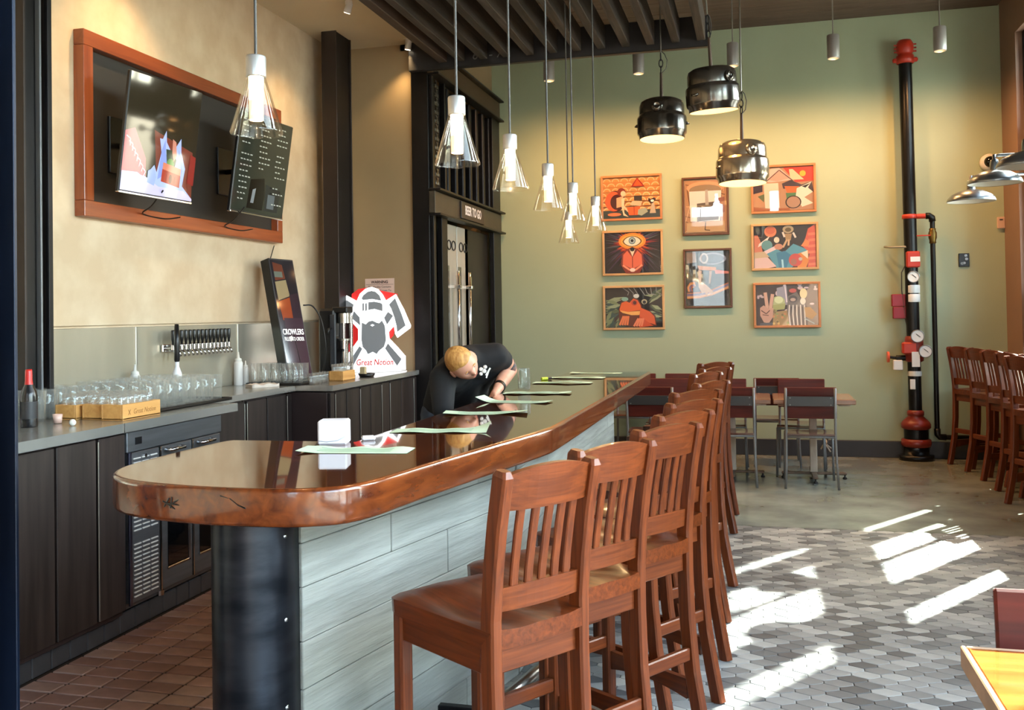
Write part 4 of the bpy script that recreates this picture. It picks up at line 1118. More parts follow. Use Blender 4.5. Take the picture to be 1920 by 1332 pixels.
# 5 walnut frame, hand and rainbow ribbon on black
a = Art(vw, vh, '#191a1d')
for k, c in enumerate(('#d98a4a', '#e0a86a', '#8d6a7c', '#6a6a88', '#b06a48')):
    d_ = .022 * k
    a.line([(.0, .86 - d_), (.3, .85 - d_), (.6, .80 - d_), (.98, .68 - d_)], .014, c)
    a.line([(.04 + d_, .74), (.02 + d_, .66), (.08 + d_ * .4, .58 + d_), (.18, .57 + d_), (.2 - d_, .64)], .012, c)
a.ell(.62, .14, .32, .11, '#8d97ad').ell(.62, .14, .27, .085, '#4c5a74').ell(.42, .13, .1, .1, '#b9bcc4').ell(.42, .13, .06, .07, '#50586a').poly([(0, .0), (.22, .0), (.24, .2), (.0, .22)], '#8f7f72').poly([(.66, .34), (1, .38), (1, .42), (.68, .42)], '#c9766a')
a.poly([(.26, .26), (.7, .3), (.7, .36), (.3, .34)], '#c9a08c').poly([(.28, .34), (.36, .36), (.34, .56), (.46, .62), (.62, .74), (.6, .8), (.5, .76), (.48, .82), (.42, .76), (.36, .78), (.28, .66)], '#c5b0a2').poly([(.54, .36), (.6, .36), (.56, .6), (.52, .6)], '#a89a92')
picture('tall walnut-framed dark picture of a reaching hand and a coloured ribbon, lower middle', -.492, 1.872, .507, .635, a, m_walnut, .022)
# 6 mountain and red sky
a = Art(iw, ih, '#b58a68')
a.poly([(.5, 0), (1, 0), (1, .34), (.7, .36)], '#d8412a').ell(.82, .16, .05, .07, '#f0b43a').poly([(.6, .05), (.66, .05), (.84, .3), (.62, .3)], '#efc9a0').poly([(.1, .3), (.3, .02), (.44, .0), (.66, .3), (.3, .34)], '#e2b9a8').poly([(.26, .28), (.44, .08), (.6, .26), (.4, .32)], '#c9a08a').line([(.22, .32), (.44, .06), (.66, .32)], .01, '#5a3f3a')
a.poly([(.48, .38), (.62, .3), (.8, .42), (.96, .36), (1, .62), (.8, .5), (.5, .5)], '#4b3f44').poly([(.52, .44), (.76, .46), (.74, .62), (.56, .6)], '#dd6a30').poly([(.54, .6), (.78, .6), (.72, .8), (.56, .8)], '#4f7d52').poly([(.72, .5), (.96, .36), (.9, .5), (.98, .6), (.84, .72), (.98, .86), (.8, .94), (.7, .7)], '#efe2cc').poly([(.8, .46), (.94, .4), (.86, .5)], '#151515')
a.ell(.66, .82, .13, .15, '#2b201c').ell(.66, .82, .11, .13, '#b08a70').poly([(0, .4), (.16, .38), (.16, .55), (0, .6)], '#3d3340').poly([(0, .6), (.2, .56), (.3, .7), (.2, .9), (0, .95)], '#c09068').poly([(.08, .66), (.2, .6), (.18, .8)], '#5f6a44').poly([(.18, .36), (.42, .36), (.44, .94), (.2, .96)], '#e5d5bd').poly([(0, .9), (.3, .96), (.6, .95), (.6, 1), (0, 1)], '#a5643c')
picture('framed picture of a pale mountain under a red sky, top right', .302, 2.794, .657, .509, a, m_orangef)
# 7 planets and a blue wave
a = Art(iw, ih, '#1d1c20')
a.ell(.27, .14, .1, .13, '#d9825c').ell(.27, .11, .08, .09, '#c9684a').poly([(0, .22), (.06, .22), (.1, .34), (.14, .62), (0, .66)], '#cf7d64').poly([(.08, .42), (.26, .24), (.2, .4), (.06, .5)], '#efe6dc').ell(.37, .34, .045, .07, '#e9dcc4').ell(.21, .46, .09, .12, '#5f9aa0')
a.poly([(0, .62), (.18, .6), (.3, .72), (0, .78)], '#cbb592').poly([(.16, .58), (.3, .5), (.48, .64), (.64, .44), (.86, .58), (.88, .7), (.6, 1), (.36, 1), (.24, .72)], '#4f9cb4').poly([(.36, .64), (.5, .6), (.6, .7), (.52, 1), (.4, 1)], '#2f7fa4').poly([(.44, .8), (.47, .8), (.48, 1), (.45, 1)], '#a9e2f2')
a.poly([(0, .76), (.22, .74), (.36, .96), (.2, 1), (0, 1)], '#e3c6c2').poly([(.16, .6), (.34, .48), (.36, .56), (.2, .66)], '#efd5d8').ell(.4, .5, .07, .07, '#c98f78')
a.poly([(.88, .1), (1, .0), (1, 1), (.86, 1), (.9, .66), (.78, .5), (.84, .3)], '#cf5a44')
for i in range(6): a.poly([(.88, .2 + .14 * i), (1, .19 + .14 * i), (1, .25 + .14 * i), (.88, .26 + .14 * i)], '#e07a5c')
a.poly([(.76, .5), (.84, .34), (.9, .4), (.88, .52)], '#e88a4c').poly([(.7, .68), (.88, .6), (.88, .86), (.84, 1), (.7, 1)], '#e08a3c').poly([(.76, .66), (.87, .6), (.87, .8)], '#eee0c0').ell(.67, .82, .11, .15, '#c94f48').ell(.64, .86, .05, .07, '#a8685c').ell(.75, .8, .03, .04, '#c9c0b6')
a.ell(.56, .1, .09, .09, '#b5a584').ell(.56, .11, .05, .05, '#5a5038').poly([(.5, .2), (.62, .2), (.6, .36), (.52, .36)], '#a78a62').line([(.54, .34), (.47, .52)], .02, '#cda880').line([(.57, .34), (.56, .48)], .018, '#d9b890').line([(.47, .16), (.5, .28)], .02, '#e6e0d6').line([(.64, .18), (.68, .3)], .02, '#e6e0d6')
picture('framed picture of coral planets and a blue wave, right middle', .305, 2.186, .678, .493, a, m_maple)
# 8 raised hand and creatures
a = Art(iw, ih, '#2a2028')
for i in range(26): a.ell(rr.random(), rr.uniform(0, .75), rr.uniform(.015, .045), rr.uniform(.02, .06), ('#e6cfd0', '#d9c2c6', '#c9b4bc')[i % 3], 12)
a.poly([(.34, .1), (.5, .05), (.52, .5), (.34, .5)], '#9a9aa8').line([(.47, 0), (.5, .44)], .012, '#f2e6ea').ell(.36, .42, .11, .13, '#b9c48a').ell(.37, .38, .07, .08, '#dfe8b4').poly([(.26, .5), (.48, .46), (.46, .6), (.28, .62)], '#a8ae6c')
for (x0, y0_, x1, y1_) in ((.15, .2, .18, .58), (.27, .24, .23, .58)): a.line([(x0, y0_), (x1, y1_)], .04, '#3a2622').line([(x0, y0_), (x1, y1_)], .034, '#d9ab94')
a.poly([(.06, .56), (.12, .5), (.2, .58), (.28, .56), (.27, .78), (.2, .92), (.12, .9), (.06, .74)], '#cf9f8a').line([(.08, .62), (.16, .7), (.22, .62)], .01, '#57352c').line([(.1, .72), (.2, .74)], .008, '#57352c').poly([(.06, .92), (.26, .9), (.28, 1), (.04, 1)], '#46505a')
a.poly([(.28, .66), (.52, .62), (.54, 1), (.26, 1)], '#a88a58')
for i in range(20): a.ell(rr.uniform(.28, .54), rr.uniform(.62, 1), .02, .03, ('#d9b870', '#7a6a44', '#8f9a5c', '#c98a5c')[i % 4], 8)
a.poly([(.52, .3), (.66, .2), (.8, .5), (.84, 1), (.54, 1), (.5, .6)], '#6a6460')
for i in range(10): a.line([(.54 + .03 * i, .5 + .04 * (i % 2)), (.53 + .032 * i, .72), (.55 + .03 * i, 1)], .009, ('#e3dccf', '#2b2526')[i % 2])
a.ell(.6, .17, .06, .05, '#b34f4a').ell(.6, .36, .07, .08, '#3b3a3e').ell(.6, .38, .045, .04, '#b09a8c').ell(.77, .24, .06, .12, '#dccfa0').ell(.76, .42, .045, .08, '#d6d2bf').poly([(.78, .56), (.88, .56), (.98, .72), (.9, .84), (.8, .78)], '#a9824c').line([(.78, .82), (.94, .94)], .01, '#9fb0ae')
picture('framed picture of a raised two-finger hand among pale dots, bottom right', .314, 1.573, .676, .476, a, m_orangef)

# ================================================================== SIGNS BY THE BACK BAR
m_lit = plain('sign_lit_white', '#ffffff', emit=(.95, .97, 1, 1), estr=1.0)
m_signgrey = plain('sign_grey_acrylic', '#6c6f72', rough=.35, emit='#6c6f72', estr=.55)
m_signred = plain('sign_red', '#c81f1c', rough=.4, emit='#c81f1c', estr=.35)
sg = empty('illuminated_sign', 'illuminated white sign of a bearded hooded head over crossed axes', 'sign', (-3.24, 7.72, 1.037))
# outline in px of the photo's crop -> metres: u right, v up; 1 unit = 1 m
def S(pts): return [((x - 400) * .00098, (1200 - y) * .00079) for x, y in pts]
T0 = frameT((0, 0, 0), (.968, .25, 0), (0, 0, 1))
MB().prism(S([(190, 330), (250, 275), (320, 262), (600, 335), (590, 560), (560, 800), (480, 900), (250, 1000), (120, 1050), (170, 850), (200, 700), (190, 500)]), -.03, -.012, T0).build('red_back', m_signred, sg)
outl = S([(130, 1190), (125, 1040), (190, 940), (250, 840), (250, 780), (250, 720), (170, 610), (185, 560), (130, 490), (110, 440), (150, 345), (240, 410), (270, 330), (320, 275), (375, 255), (430, 280), (470, 340), (500, 410), (590, 340), (660, 510), (720, 690), (715, 720), (600, 825), (580, 780), (570, 690), (520, 760), (525, 830), (600, 930), (668, 1030), (668, 1180), (400, 1196)])
MB().prism(outl, -.012, .03, T0).build('panel', m_lit, sg)
gz = .0305
def gpart(pts, nm='shape', m=None, dz=0): MB().prism(S(pts), gz + dz, gz + .002 + dz, T0).build(nm, m or m_signgrey, sg)
gpart([(285, 385), (300, 350), (340, 310), (375, 300), (410, 310), (445, 350), (462, 410), (380, 390), (300, 400)])
gpart([(345, 425), (400, 420), (455, 435), (470, 450), (470, 525), (440, 515), (400, 500), (345, 510)])
for x in (292, 318): gpart([(x, 440), (x + 14, 432), (x + 14, 512), (x, 525)])
gpart([(150, 395), (215, 450), (185, 560), (145, 520), (135, 470)])
gpart([(215, 520), (265, 590), (270, 680), (195, 600)])
gpart([(530, 455), (585, 385), (640, 560), (675, 690), (600, 760), (595, 690), (575, 590), (550, 500)])
gpart([(520, 535), (565, 580), (510, 675), (485, 600)])
gpart([(285, 650), (320, 670), (345, 640), (380, 630), (420, 655), (440, 660), (465, 630), (490, 690), (498, 850), (480, 920), (430, 970), (415, 1000), (380, 975), (335, 1000), (320, 960), (290, 920), (280, 840)])
gpart([(360, 680), (380, 668), (398, 680), (380, 695)], 'mouth', m_lit, .002)
gpart([(262, 910), (285, 940), (190, 1155), (150, 1110)])
gpart([(490, 940), (515, 885), (635, 1060), (595, 1135)])
text_mb('Great Notion', .075, .0008, T0 @ Matrix.Translation((-.005, .085, gz + .001)), shear=.15, bold=.001, sx=.78).build('lettering', m_signred, sg)
MB().box((0, 0, .002), (.5, .07, .004), .001, T=T0 @ Matrix.Rotation(PI / 2, 4, 'X') @ Matrix.Translation((.02, 0, -.006))).build('base', m_lit, sg)
wn = empty('warning_sign', 'small pale pink printed warning sign on the tan wall', 'sign', (-3.328, 8.046, 1.785))
MB().box((0, 0, 0), (.285, .006, .17), .001).build('plate', plain('sign_pink', '#e3cbbb', rough=.5), wn)
tw = text_mb('WARNING', .034, .0005, frameT((0, -.0035, .052), (1, 0, 0), (0, 0, 1)), bold=.001)
for i, s in enumerate(('This Facility Contains', 'Chemicals Known To', 'The State of California')):
    text_mb(s, .026, .0004, frameT((.0, -.0035, .008 - .034 * i), (1, 0, 0), (0, 0, 1)), mb=tw)
tw.box((0, -.0034, .03), (.27, .001, .0025))
tw.build('lettering', plain('ink_brown', '#3a2a24', rough=.7), wn)

# ================================================================== SPRINKLER RISER, PIPES, SWITCHES
m_pipe = plain('pipe_black', '#232221', rough=.3, metal=.7, var=.15, scale=4)
m_red = plain('fitting_red', '#b3321f', rough=.35)
m_redd = plain('fitting_darkred', '#7a2418', rough=.35)
m_white = plain('label_white', '#dedbd2', rough=.5)
rs = empty('sprinkler_riser', 'tall black fire sprinkler riser with red fittings on the green wall', 'pipe', (1.525, 10.16, 0))
MB().cyl((0, 0, .42), (-.02, 0, 4.0), .063, n=24).build('pipe', m_pipe, rs)
MB().lathe([(.07, 3.98), (.085, 3.99), (.085, 4.06), (.07, 4.07), (.075, 4.09), (.085, 4.13), (.082, 4.18), (.06, 4.22), (0, 4.235)], 24, c=(-.02, 0, 0)).build('top_cap', m_red, rs)
for s in (-1, 1):
    MB().box((-.02 + s * .095, 0, 4.02), (.05, .04, .045), .012).build('clamp_ear', m_red, rs)
    for z in (4.10, 4.135, 4.17): MB().cyl((-.02 + s * .07, -.02, z), (-.02 + s * .105, -.02, z), .008, n=6).build('bolt', m_red, rs)
MB().lathe([(.062, .50), (.08, .485), (.08, .45), (.07, .44), (.125, .385), (.14, .36), (.14, .325), (.118, .31)], 28).build('reducer', m_redd, rs)
MB().lathe([(.115, .325), (.115, .2)], 28).build('spool', m_pipe, rs)
MB().lathe([(.118, .215), (.14, .205), (.142, .165), (.135, .14), (.118, .135)], 28).build('coupling', m_redd, rs)
MB().lathe([(.12, .14), (.12, .05), (.165, .05), (.165, 0), (0, 0)], 28, sy=.8).build('foot_flange', m_pipe, rs)
MB().lathe([(.066, 2.46), (.074, 2.455), (.074, 2.42), (.066, 2.415)], 20, c=(-.012, 0, 0)).build('clamp', m_red, rs)
MB().cyl((.05, -.02, 2.437), (.13, -.02, 2.437), .026, n=14).build('outlet', m_red, rs)
MB().box((0, -.06, 2.005), (.125, .08, .16), .01).build('tamper_switch', m_red, rs)
MB().box((.015, -.101, 2.005), (.09, .004, .05), .004).build('switch_label', m_white, rs)
def gauge(x, z, nm, r=.06):
    g = MB().cyl((x, -.068, z), (x, -.10, z), r, n=24).build(nm, m_white, rs)
    MB().tube([(x + r * math.cos(k * PI / 10), -.101, z + r * math.sin(k * PI / 10)) for k in range(20)], .005, 5, closed=True).build('rim', plain('gauge_rim', '#8d8d88', rough=.3, metal=.8), g)
    MB().box((x, -.103, z + .01), (.05, .003, .005), T=Matrix.Translation((x, 0, z)) @ Matrix.Rotation(.7, 4, 'Y') @ Matrix.Translation((-x, 0, -z))).build('needle', plain('needle_black', '#222222', rough=.5), g)
gauge(-.005, 1.83, 'round_label', .055); gauge(.02, 1.24, 'gauge'); gauge(.09, 1.09, 'gauge')
for z in (1.71, 1.62): MB().lathe([(.066, z - .04), (.068, z - .035), (.068, z + .035), (.066, z + .04)], 24).build('white_band', m_white, rs)
MB().box((-.13, .05, 1.60), (.13, .07, .125), .006).build('red_box', plain('box_crimson', '#8a1c2a', rough=.4), rs)
MB().box((-.12, .05, 1.475), (.13, .07, .12), .006).build('red_box', plain('box_crimson', '#8a1c2a', rough=.4), rs)
MB().lathe([(.066, .98), (.085, .99), (.088, 1.02), (.088, 1.2), (.08, 1.23), (.066, 1.24)], 24).build('valve_body', m_redd, rs)
MB().box((-.05, -.04, 1.12), (.14, .1, .12), .015).build('alarm_switch', m_red, rs)
MB().box((.0, -.095, 1.01), (.075, .004, .15), .004).build('hang_tag', m_white, rs)
MB().lathe([(.065, .84), (.066, .845), (.066, .885), (.065, .89)], 24).build('sticker', m_white, rs)
MB().box((-.03, -.063, .76), (.05, .006, .1), .01).build('sticker', m_white, rs)
MB().cyl((-.17, 0, 1.02), (-.06, 0, 1.02), .028, n=12).build('side_valve', m_pipe, rs)
MB().cyl((-.255, 0, 1.03), (-.235, 0, 1.03), .055, n=20).build('orange_handwheel', plain('wheel_orange', '#d4502c', rough=.4), rs)
MB().cyl((-.24, 0, 1.03), (-.17, 0, 1.02), .015, n=10).build('valve_stem', m_pipe, rs)
MB().box((-.16, -.03, .95), (.09, .05, .1), .006).build('valve_tag', m_white, rs)
MB().tube([(-.02, -.04, 2.1), (-.06, -.03, 2.135), (-.2, .06, 2.14), (-.24, .12, 2.15)], .011, 8).build('conduit', plain('conduit_grey', '#9c9a90', rough=.4, metal=.4), rs)
MB().tube([(-.05, -.02, 1.98), (-.1, 0, 1.88), (-.1, .02, 1.7), (-.07, .02, 1.4), (-.04, 0, 1.22)], .006, 6).build('cable', m_cord, rs)
dp = empty('drain_pipe', 'slim black drain pipe with a brass valve right of the sprinkler riser', 'pipe', (1.66, 10.16, 0))
MB().tube([(0, -.02, 2.437), (.03, -.02, 2.437), (.055, -.015, 2.43), (.062, -.01, 2.4), (.062, 0, 2.3), (.07, .05, .30), (.072, .05, .25), (.09, .05, .228), (.14, .05, .225), (.55, .05, .225)], .024, 14).build('pipe', m_pipe, dp)
MB().tube([(.0, -.02, 2.437), (.03, -.02, 2.437), (.056, -.014, 2.42), (.062, -.01, 2.38)], .033, 14).build('elbow', m_pipe, dp)
MB().tube([(.07, .05, .31), (.072, .05, .25), (.09, .05, .228), (.15, .05, .225)], .031, 14).build('elbow', m_pipe, dp)
MB().lathe([(.024, 2.16), (.034, 2.165), (.03, 2.19), (.04, 2.22), (.04, 2.27), (.03, 2.29), (.034, 2.31), (.024, 2.315)], 18, c=(.063, .005, 0)).build('brass_valve', plain('brass_old', '#7a6232', rough=.35, metal=.9, var=.3, scale=12), dp)
MB().box((-.03, -.05, 2.24), (.13, .014, .012), .004).build('red_lever', m_red, dp)
sw = empty('switch_plate', 'small black switch plate with chrome keys on the green wall', 'switch', (2.03, 10.292, 1.993))
MB().box((0, 0, 0), (.1, .012, .135), .004).build('plate', m_tvb, sw)
for dx, dz in ((-.022, -.035), (.022, .01), (.015, .045), (.0, -.03)): MB().cyl((dx, -.005, dz), (dx, -.016, dz), .014, n=12).build('key', m_chrome, sw)
th = empty('thermostat', 'small pinkish white thermostat box by the right corner', 'thermostat', (2.375, 10.285, 2.354))
MB().box((0, 0, 0), (.07, .03, .115), .006).build('case', plain('box_pinkwhite', '#d2b09a', rough=.5), th)
MB().box((0, -.017, .03), (.03, .004, .012), .001).build('window', m_cord, th)
cd = empty('security_camera', 'round white dome camera near the top right barn lamp', 'camera', (2.27, 10.27, 2.955))
MB().lathe([(0, 0), (.085, .0), (.085, .05), (.07, .075), (.055, .08), (0, .08)], 28, T=Matrix.Rotation(PI / 2, 4, 'X')).build('housing', m_white, cd)
MB().lathe([(.055, .0), (.05, .03), (.03, .048), (0, .054)], 24, T=Matrix.Translation((0, -.08, 0)) @ Matrix.Rotation(PI / 2, 4, 'X')).build('dome', plain('dome_black', '#15130f', rough=.06), cd)

# ================================================================== GLASSES, CRATES AND BOTTLES ON THE BACK BAR
def lathe_glass(name, prof, label, cat, group, m=m_tumbler, n=16):
    o = MB().lathe(prof, n).build(name, m); tag(o, label, cat, group); return o
WZ = 1.035
def tray(label, x, y, sx, sy, z=WZ):
    t = empty('tray', label, 'tray', (x, y, z))
    MB().box((0, 0, .004), (sx, sy, .006), .002).build('base', m_tvb, t)
    for s in (-1, 1):
        MB().box((s * (sx / 2 - .004), 0, .01), (.008, sy, .018), .002).build('rim', m_tvb, t)
        MB().box((0, s * (sy / 2 - .004), .01), (sx - .018, .008, .018), .002).build('rim', m_tvb, t)
    return t
tray('black tray under the big field of pint glasses', -3.36, 4.72, .56, .78)
tray('black tray under the glasses near the leaning poster box', -3.40, 6.30, .44, .22)
pint = lathe_glass('pint_glass', [(0, .003), (.029, .002), (.0305, .004), (.039, .15), (.0405, .152), (.0385, .151), (.036, .11), (.029, .012), (0, .011)], 'clear pint glass standing in the big field of glasses on the black tray', 'glass', 'pint glasses on the near tray')
ORDN = ['first', 'second', 'third', 'fourth', 'fifth', 'sixth', 'seventh', 'eighth', 'ninth', 'tenth']
first = True
for i in range(6):
    for j in range(8):
        x, y = -3.145 - .0855 * i, 4.42 + .0885 * j
        lab = 'pint glass on the big black tray, %s row from the edge, %s from the left' % (ORDN[i], ORDN[j])
        if first: pint.location = (x, y, WZ + .007); pint['label'] = lab; first = False
        else: dup(pint, (x + random.uniform(-.002, .002), y, WZ + .007), 0, lab)
for i in range(3):
    for j in range(5):
        dup(pint, (-3.44 - .0855 * i, 3.93 + .0875 * j, WZ), 0, 'clear pint glass behind the pine crates, %s row back, %s from the left' % (ORDN[i], ORDN[j]), 'pint glasses behind the crates')
mug = lathe_glass('beer_glass', [(0, .004), (.03, .003), (.033, .006), (.036, .05), (.038, .148), (.0395, .15), (.0375, .149), (.0345, .055), (.03, .014), (0, .013)], '', 'glass', 'beer glasses on the far tray')
first = True
for j in range(2):
    for i in range(5):
        x, y = -3.575 + .0855 * i, 6.255 + .088 * j
        lab = 'clear beer glass in front of the leaning poster box, %s row, %s from the left' % (('front', 'back')[j], ORDN[i])
        if first: mug.location = (x, y, WZ + .007); mug['label'] = lab; first = False
        else: dup(mug, (x, y, WZ + .007), 0, lab)
for j in range(2):
    for i in range(2):
        dup(mug, (-3.60 + .088 * i, 6.455 + .088 * j, WZ), 0, 'clear beer glass left of the leaning poster box, %s row, %s' % (('front', 'back')[j], ('left', 'right')[i]))
m_crate = wood('crate_pine', '#b9803f', '#e0ac66', 'Y', 1, rough=.55, coat=0, contrast=.8, per_object=.08)
taster = lathe_glass('tasting_glass', [(0, .004), (.019, .003), (.021, .006), (.0225, .05), (.0235, .085), (.0225, .085), (.0205, .05), (.018, .012), (0, .011)], '', 'glass', '', n=12)
tast_used = [False]
def crate(label, x, y, w, L, h, glab, cols, rows, stamp=False):
    t = empty('wooden_crate', label, 'crate', (x, y, WZ))
    MB().box((0, 0, .006), (w, L, .01), .001).build('base', m_crate, t)
    for s in (-1, 1):
        MB().box((s * (w / 2 - .005), 0, h / 2 + .004), (.01, L, h), .0015).build('side', m_crate, t)
        MB().box((0, s * (L / 2 - .005), h / 2 + .004), (w - .021, .01, h), .0015).build('side', m_crate, t)
    if stamp:
        tm = text_mb('Great Notion', .036, .0003, frameT((w / 2 + .0006, .02, h * .5), (0, 1, 0), (0, 0, 1)), shear=.2, sx=.9)
        for a in (-.6, .6): tm.box((0, 0, 0), (.003, .0006, .03), T=frameT((w / 2 + .0006, -.1, h * .5), (0, 1, 0), (0, 0, 1)) @ Matrix.Rotation(PI / 2, 4, 'X') @ Matrix.Rotation(a, 4, 'Y'))
        tm.build('stamp', plain('stamp_brown', '#8f5f2c', rough=.7), t)
    for i in range(cols):
        for j in range(rows):
            gl = glab.replace('tasting glass', 'tasting glass, %s from the left in the %s row,' % (ORDN[j], ('back', 'front')[i]))
            p = (x + (i - (cols - 1) / 2) * .052, y + (j - (rows - 1) / 2) * .0515, WZ + .045)
            if not tast_used[0]:
                taster.location = p; tast_used[0] = True; taster['label'] = gl; taster['group'] = 'tasting glasses in ' + glab.split(' in ')[-1]
            else: dup(taster, p, 0, gl, 'tasting glasses in ' + glab.split(' in ')[-1])
crate('pale pine crate with a brown stamp on its side, rightmost of the near three', -3.07, 4.145, .125, .30, .075, 'small tasting glass in the stamped near crate', 2, 5, True)
crate('pale pine crate between the stamped crate and the left one', -3.20, 4.165, .125, .29, .072, 'small tasting glass in the middle near crate', 2, 5)
crate('pale pine crate, leftmost of the near three beside the brown column', -3.345, 4.15, .125, .29, .07, 'small tasting glass in the leftmost near crate', 2, 5)
crate('pale pine crate of tasting glasses in front of the black can sealer', -3.09, 6.70, .115, .22, .075, 'small tasting glass in the far crate', 2, 4)
for i in range(5):
    p = (-3.13, 6.27 + .056 * i, WZ)
    dup(taster, p, 0, 'small tasting glass in the loose row by the far crate, %s from the left' % ORDN[i], 'loose tasting glasses by the far tray')

m_redcap = plain('bottle_red_foil', '#c2231f', rough=.35)
m_botblk = plain('bottle_black', '#141315', rough=.22)
def bottle(label, x, y, body, cap):
    t = empty('bottle', label, 'bottle', (x, y, WZ))
    MB().lathe([(0, 0), (.036, 0), (.038, .004), (.038, .145), (.034, .165), (.018, .2), (.0155, .215), (0, .215)], 24).build('body', body, t)
    MB().lathe([(.019, .195), (.016, .218), (.0155, .262), (.0135, .27), (0, .27)], 20).build('foil_cap', cap, t)
    MB().lathe([(.0384, .04), (.0386, .045), (.0386, .115), (.0384, .12)], 24).build('label', plain('bottle_label', '#232326', rough=.5), t)
    return t
bottle('black bottle with a red foil cap at the left end of the worktop', -3.305, 3.715, m_botblk, m_redcap)
bottle('pale capped bottle mostly hidden behind the blue-black column, left of the red-capped one', -3.40, 3.68, plain('bottle_pinkwhite', '#d9c2bd', rough=.3), m_white)
sh = lathe_glass('shot_glass', [(0, .004), (.019, .003), (.023, .045), (.022, .045), (.018, .01), (0, .009)], 'small pinkish shot glass beside the foot of the brown column', 'glass', '', plain('glass_pinkish', '#d9b3a4', rough=.2)); sh.location = (-3.27, 3.86, WZ)
bl_ = MB().lathe([(0, 0)] + [(.016 * math.sin(a * PI / 10), .016 - .016 * math.cos(a * PI / 10)) for a in range(1, 10)] + [(0, .032)], 16).build('ball', m_white); bl_.location = (-3.12, 3.78, WZ); tag(bl_, 'small white ball on the worktop near the red-capped bottle', 'ball')
m_squeeze = plain('squeeze_plastic', '#dcd8d2', rough=.4)
def squeeze(label, x, y, s=1.0):
    t = empty('squeeze_bottle', label, 'bottle', (x, y, WZ))
    MB().lathe([(0, 0), (.031 * s, 0), (.033 * s, .004), (.033 * s, .165 * s), (.026 * s, .178 * s), (0, .178 * s)], 20).build('body', m_squeeze, t)
    MB().lathe([(.024 * s, .176 * s), (.026 * s, .18 * s), (.024 * s, .196 * s), (.011 * s, .202 * s), (.006 * s, .245 * s), (0, .245 * s)], 16).build('nozzle', m_white, t)
squeeze('tall translucent white squeeze bottle right of the glasses, against the steel', -3.685, 6.20)
squeeze('shorter translucent squeeze bottle next to the tall one', -3.69, 6.31, .72)
squeeze('squeeze bottle whose top shows above the field of pint glasses', -3.69, 5.02, .9)
tw_ = MB()
n = 10
vs = []
for j in range(n + 1):
    for i in range(n + 1):
        vs.append((.2 * (i / n - .5), .13 * (j / n - .5), .022 + .006 * math.sin(i * 1.3) * math.cos(j * .9)))
vs2 = [(x, y, .001) for x, y, z in vs]
fs = [(j * 11 + i, j * 11 + i + 1, j * 11 + i + 12, j * 11 + i + 11) for j in range(n) for i in range(n)]
tw_.add(vs, fs, True)
rg = list(range(11)) + [j * 11 + 10 for j in range(1, 11)] + [110 + i for i in range(9, -1, -1)] + [j * 11 for j in range(9, 0, -1)]
tw_.add([vs[i] for i in rg] + [vs2[i] for i in rg], [(40 + i, 40 + (i + 1) % 40, (i + 1) % 40, i) for i in range(40)], True)
o = tw_.build('folded_towel', plain('towel_cream', '#dccfc0', rough=.95, var=.05, scale=30)); o.location = (-3.42, 6.075, WZ); o.rotation_euler = (0, 0, .9); tag(o, 'folded cream towel at the step of the worktop', 'towel')

# tap row on the steel backsplash
tp = empty('beer_tap_row', 'row of chrome beer taps with black handles on the steel backsplash', 'taps', (-3.742, 5.72, 1.34))
MB().box((.012, 0, .0), (.016, .74, .05), .004).build('rail', m_chrome, tp)
m_handle = plain('tap_handle_black', '#0e0d0d', rough=.3)
f0 = MB(); f0.cyl((.02, 0, 0), (.07, 0, 0), .012, n=10); f0.cyl((.07, 0, -.012), (.07, 0, .02), .014, n=10); f0.tube([(.07, 0, -.01), (.085, 0, -.028), (.095, 0, -.055)], .008, 8)
fa = f0.build('faucet', m_chrome, tp, (0, -.335, 0))
ha = MB().lathe([(0, .018), (.007, .02), (.008, .04), (.012, .055), (.0135, .11), (.011, .117), (0, .118)], 12, c=(.07, 0, 0), sx=1).build('handle', m_handle, fa)
for i in range(1, 15):
    o = fa.copy(); COL.objects.link(o); o.location = (0, -.335 + .0478 * i, 0)
    h = ha.copy(); COL.objects.link(h); h.parent = o
wb = empty('spray_bottle', 'white spray bottle with a black trigger in front of the beer taps', 'bottle', (-3.60, 5.32, WZ))
MB().lathe([(0, 0), (.03, 0), (.032, .004), (.032, .12), (.028, .15), (.013, .19), (.013, .225), (0, .226)], 20).build('body', plain('spray_white', '#e9ebee', rough=.3), wb)
MB().lathe([(.0325, .03), (.0327, .035), (.0327, .09), (.0325, .095)], 20).build('label', plain('spray_blue', '#3f6fc0', rough=.4), wb)
MB().lathe([(.014, .22), (.018, .23), (.017, .30), (.02, .33), (.013, .46), (0, .462)], 14).build('trigger_head', m_tvb, wb)

# black can sealer
cs = empty('can_sealer', 'black can sealing machine with a steel column beside the illuminated sign', 'machine', (-3.30, 6.98, WZ))
MB().box((-.02, .03, .285), (.15, .2, .55), .02).build('housing', plain('machine_black', '#141416', rough=.3), cs)
MB().box((.0, .0, .01), (.28, .26, .02), .006).build('base', m_tvb, cs)
MB().box((.04, -.08, .3), (.05, .015, .42), .006).build('front_plate', plain('machine_grey', '#37383c', rough=.35), cs)
MB().box((.09, .0, .545), (.13, .12, .05), .008).build('head', m_tvb, cs)
MB().cyl((.10, 0, .44), (.10, 0, .52), .05, n=20).build('chuck', m_steel, cs)
MB().cyl((.14, .05, .02), (.14, .05, .5), .014, n=12).build('column', m_chrome, cs)
MB().cyl((.075, .05, .02), (.075, .05, .44), .014, n=12).build('column', m_chrome, cs)
MB().cyl((.10, 0, .10), (.10, 0, .30), .033, n=18).build('can_stand', m_chrome, cs)
MB().cyl((.10, 0, .30), (.10, 0, .315), .045, n=20).build('platen', m_steel, cs)
MB().tube([(.03, -.09, .40), (.03, -.13, .395), (.03, -.15, .36)], .01, 8).build('lever', m_tvb, cs)
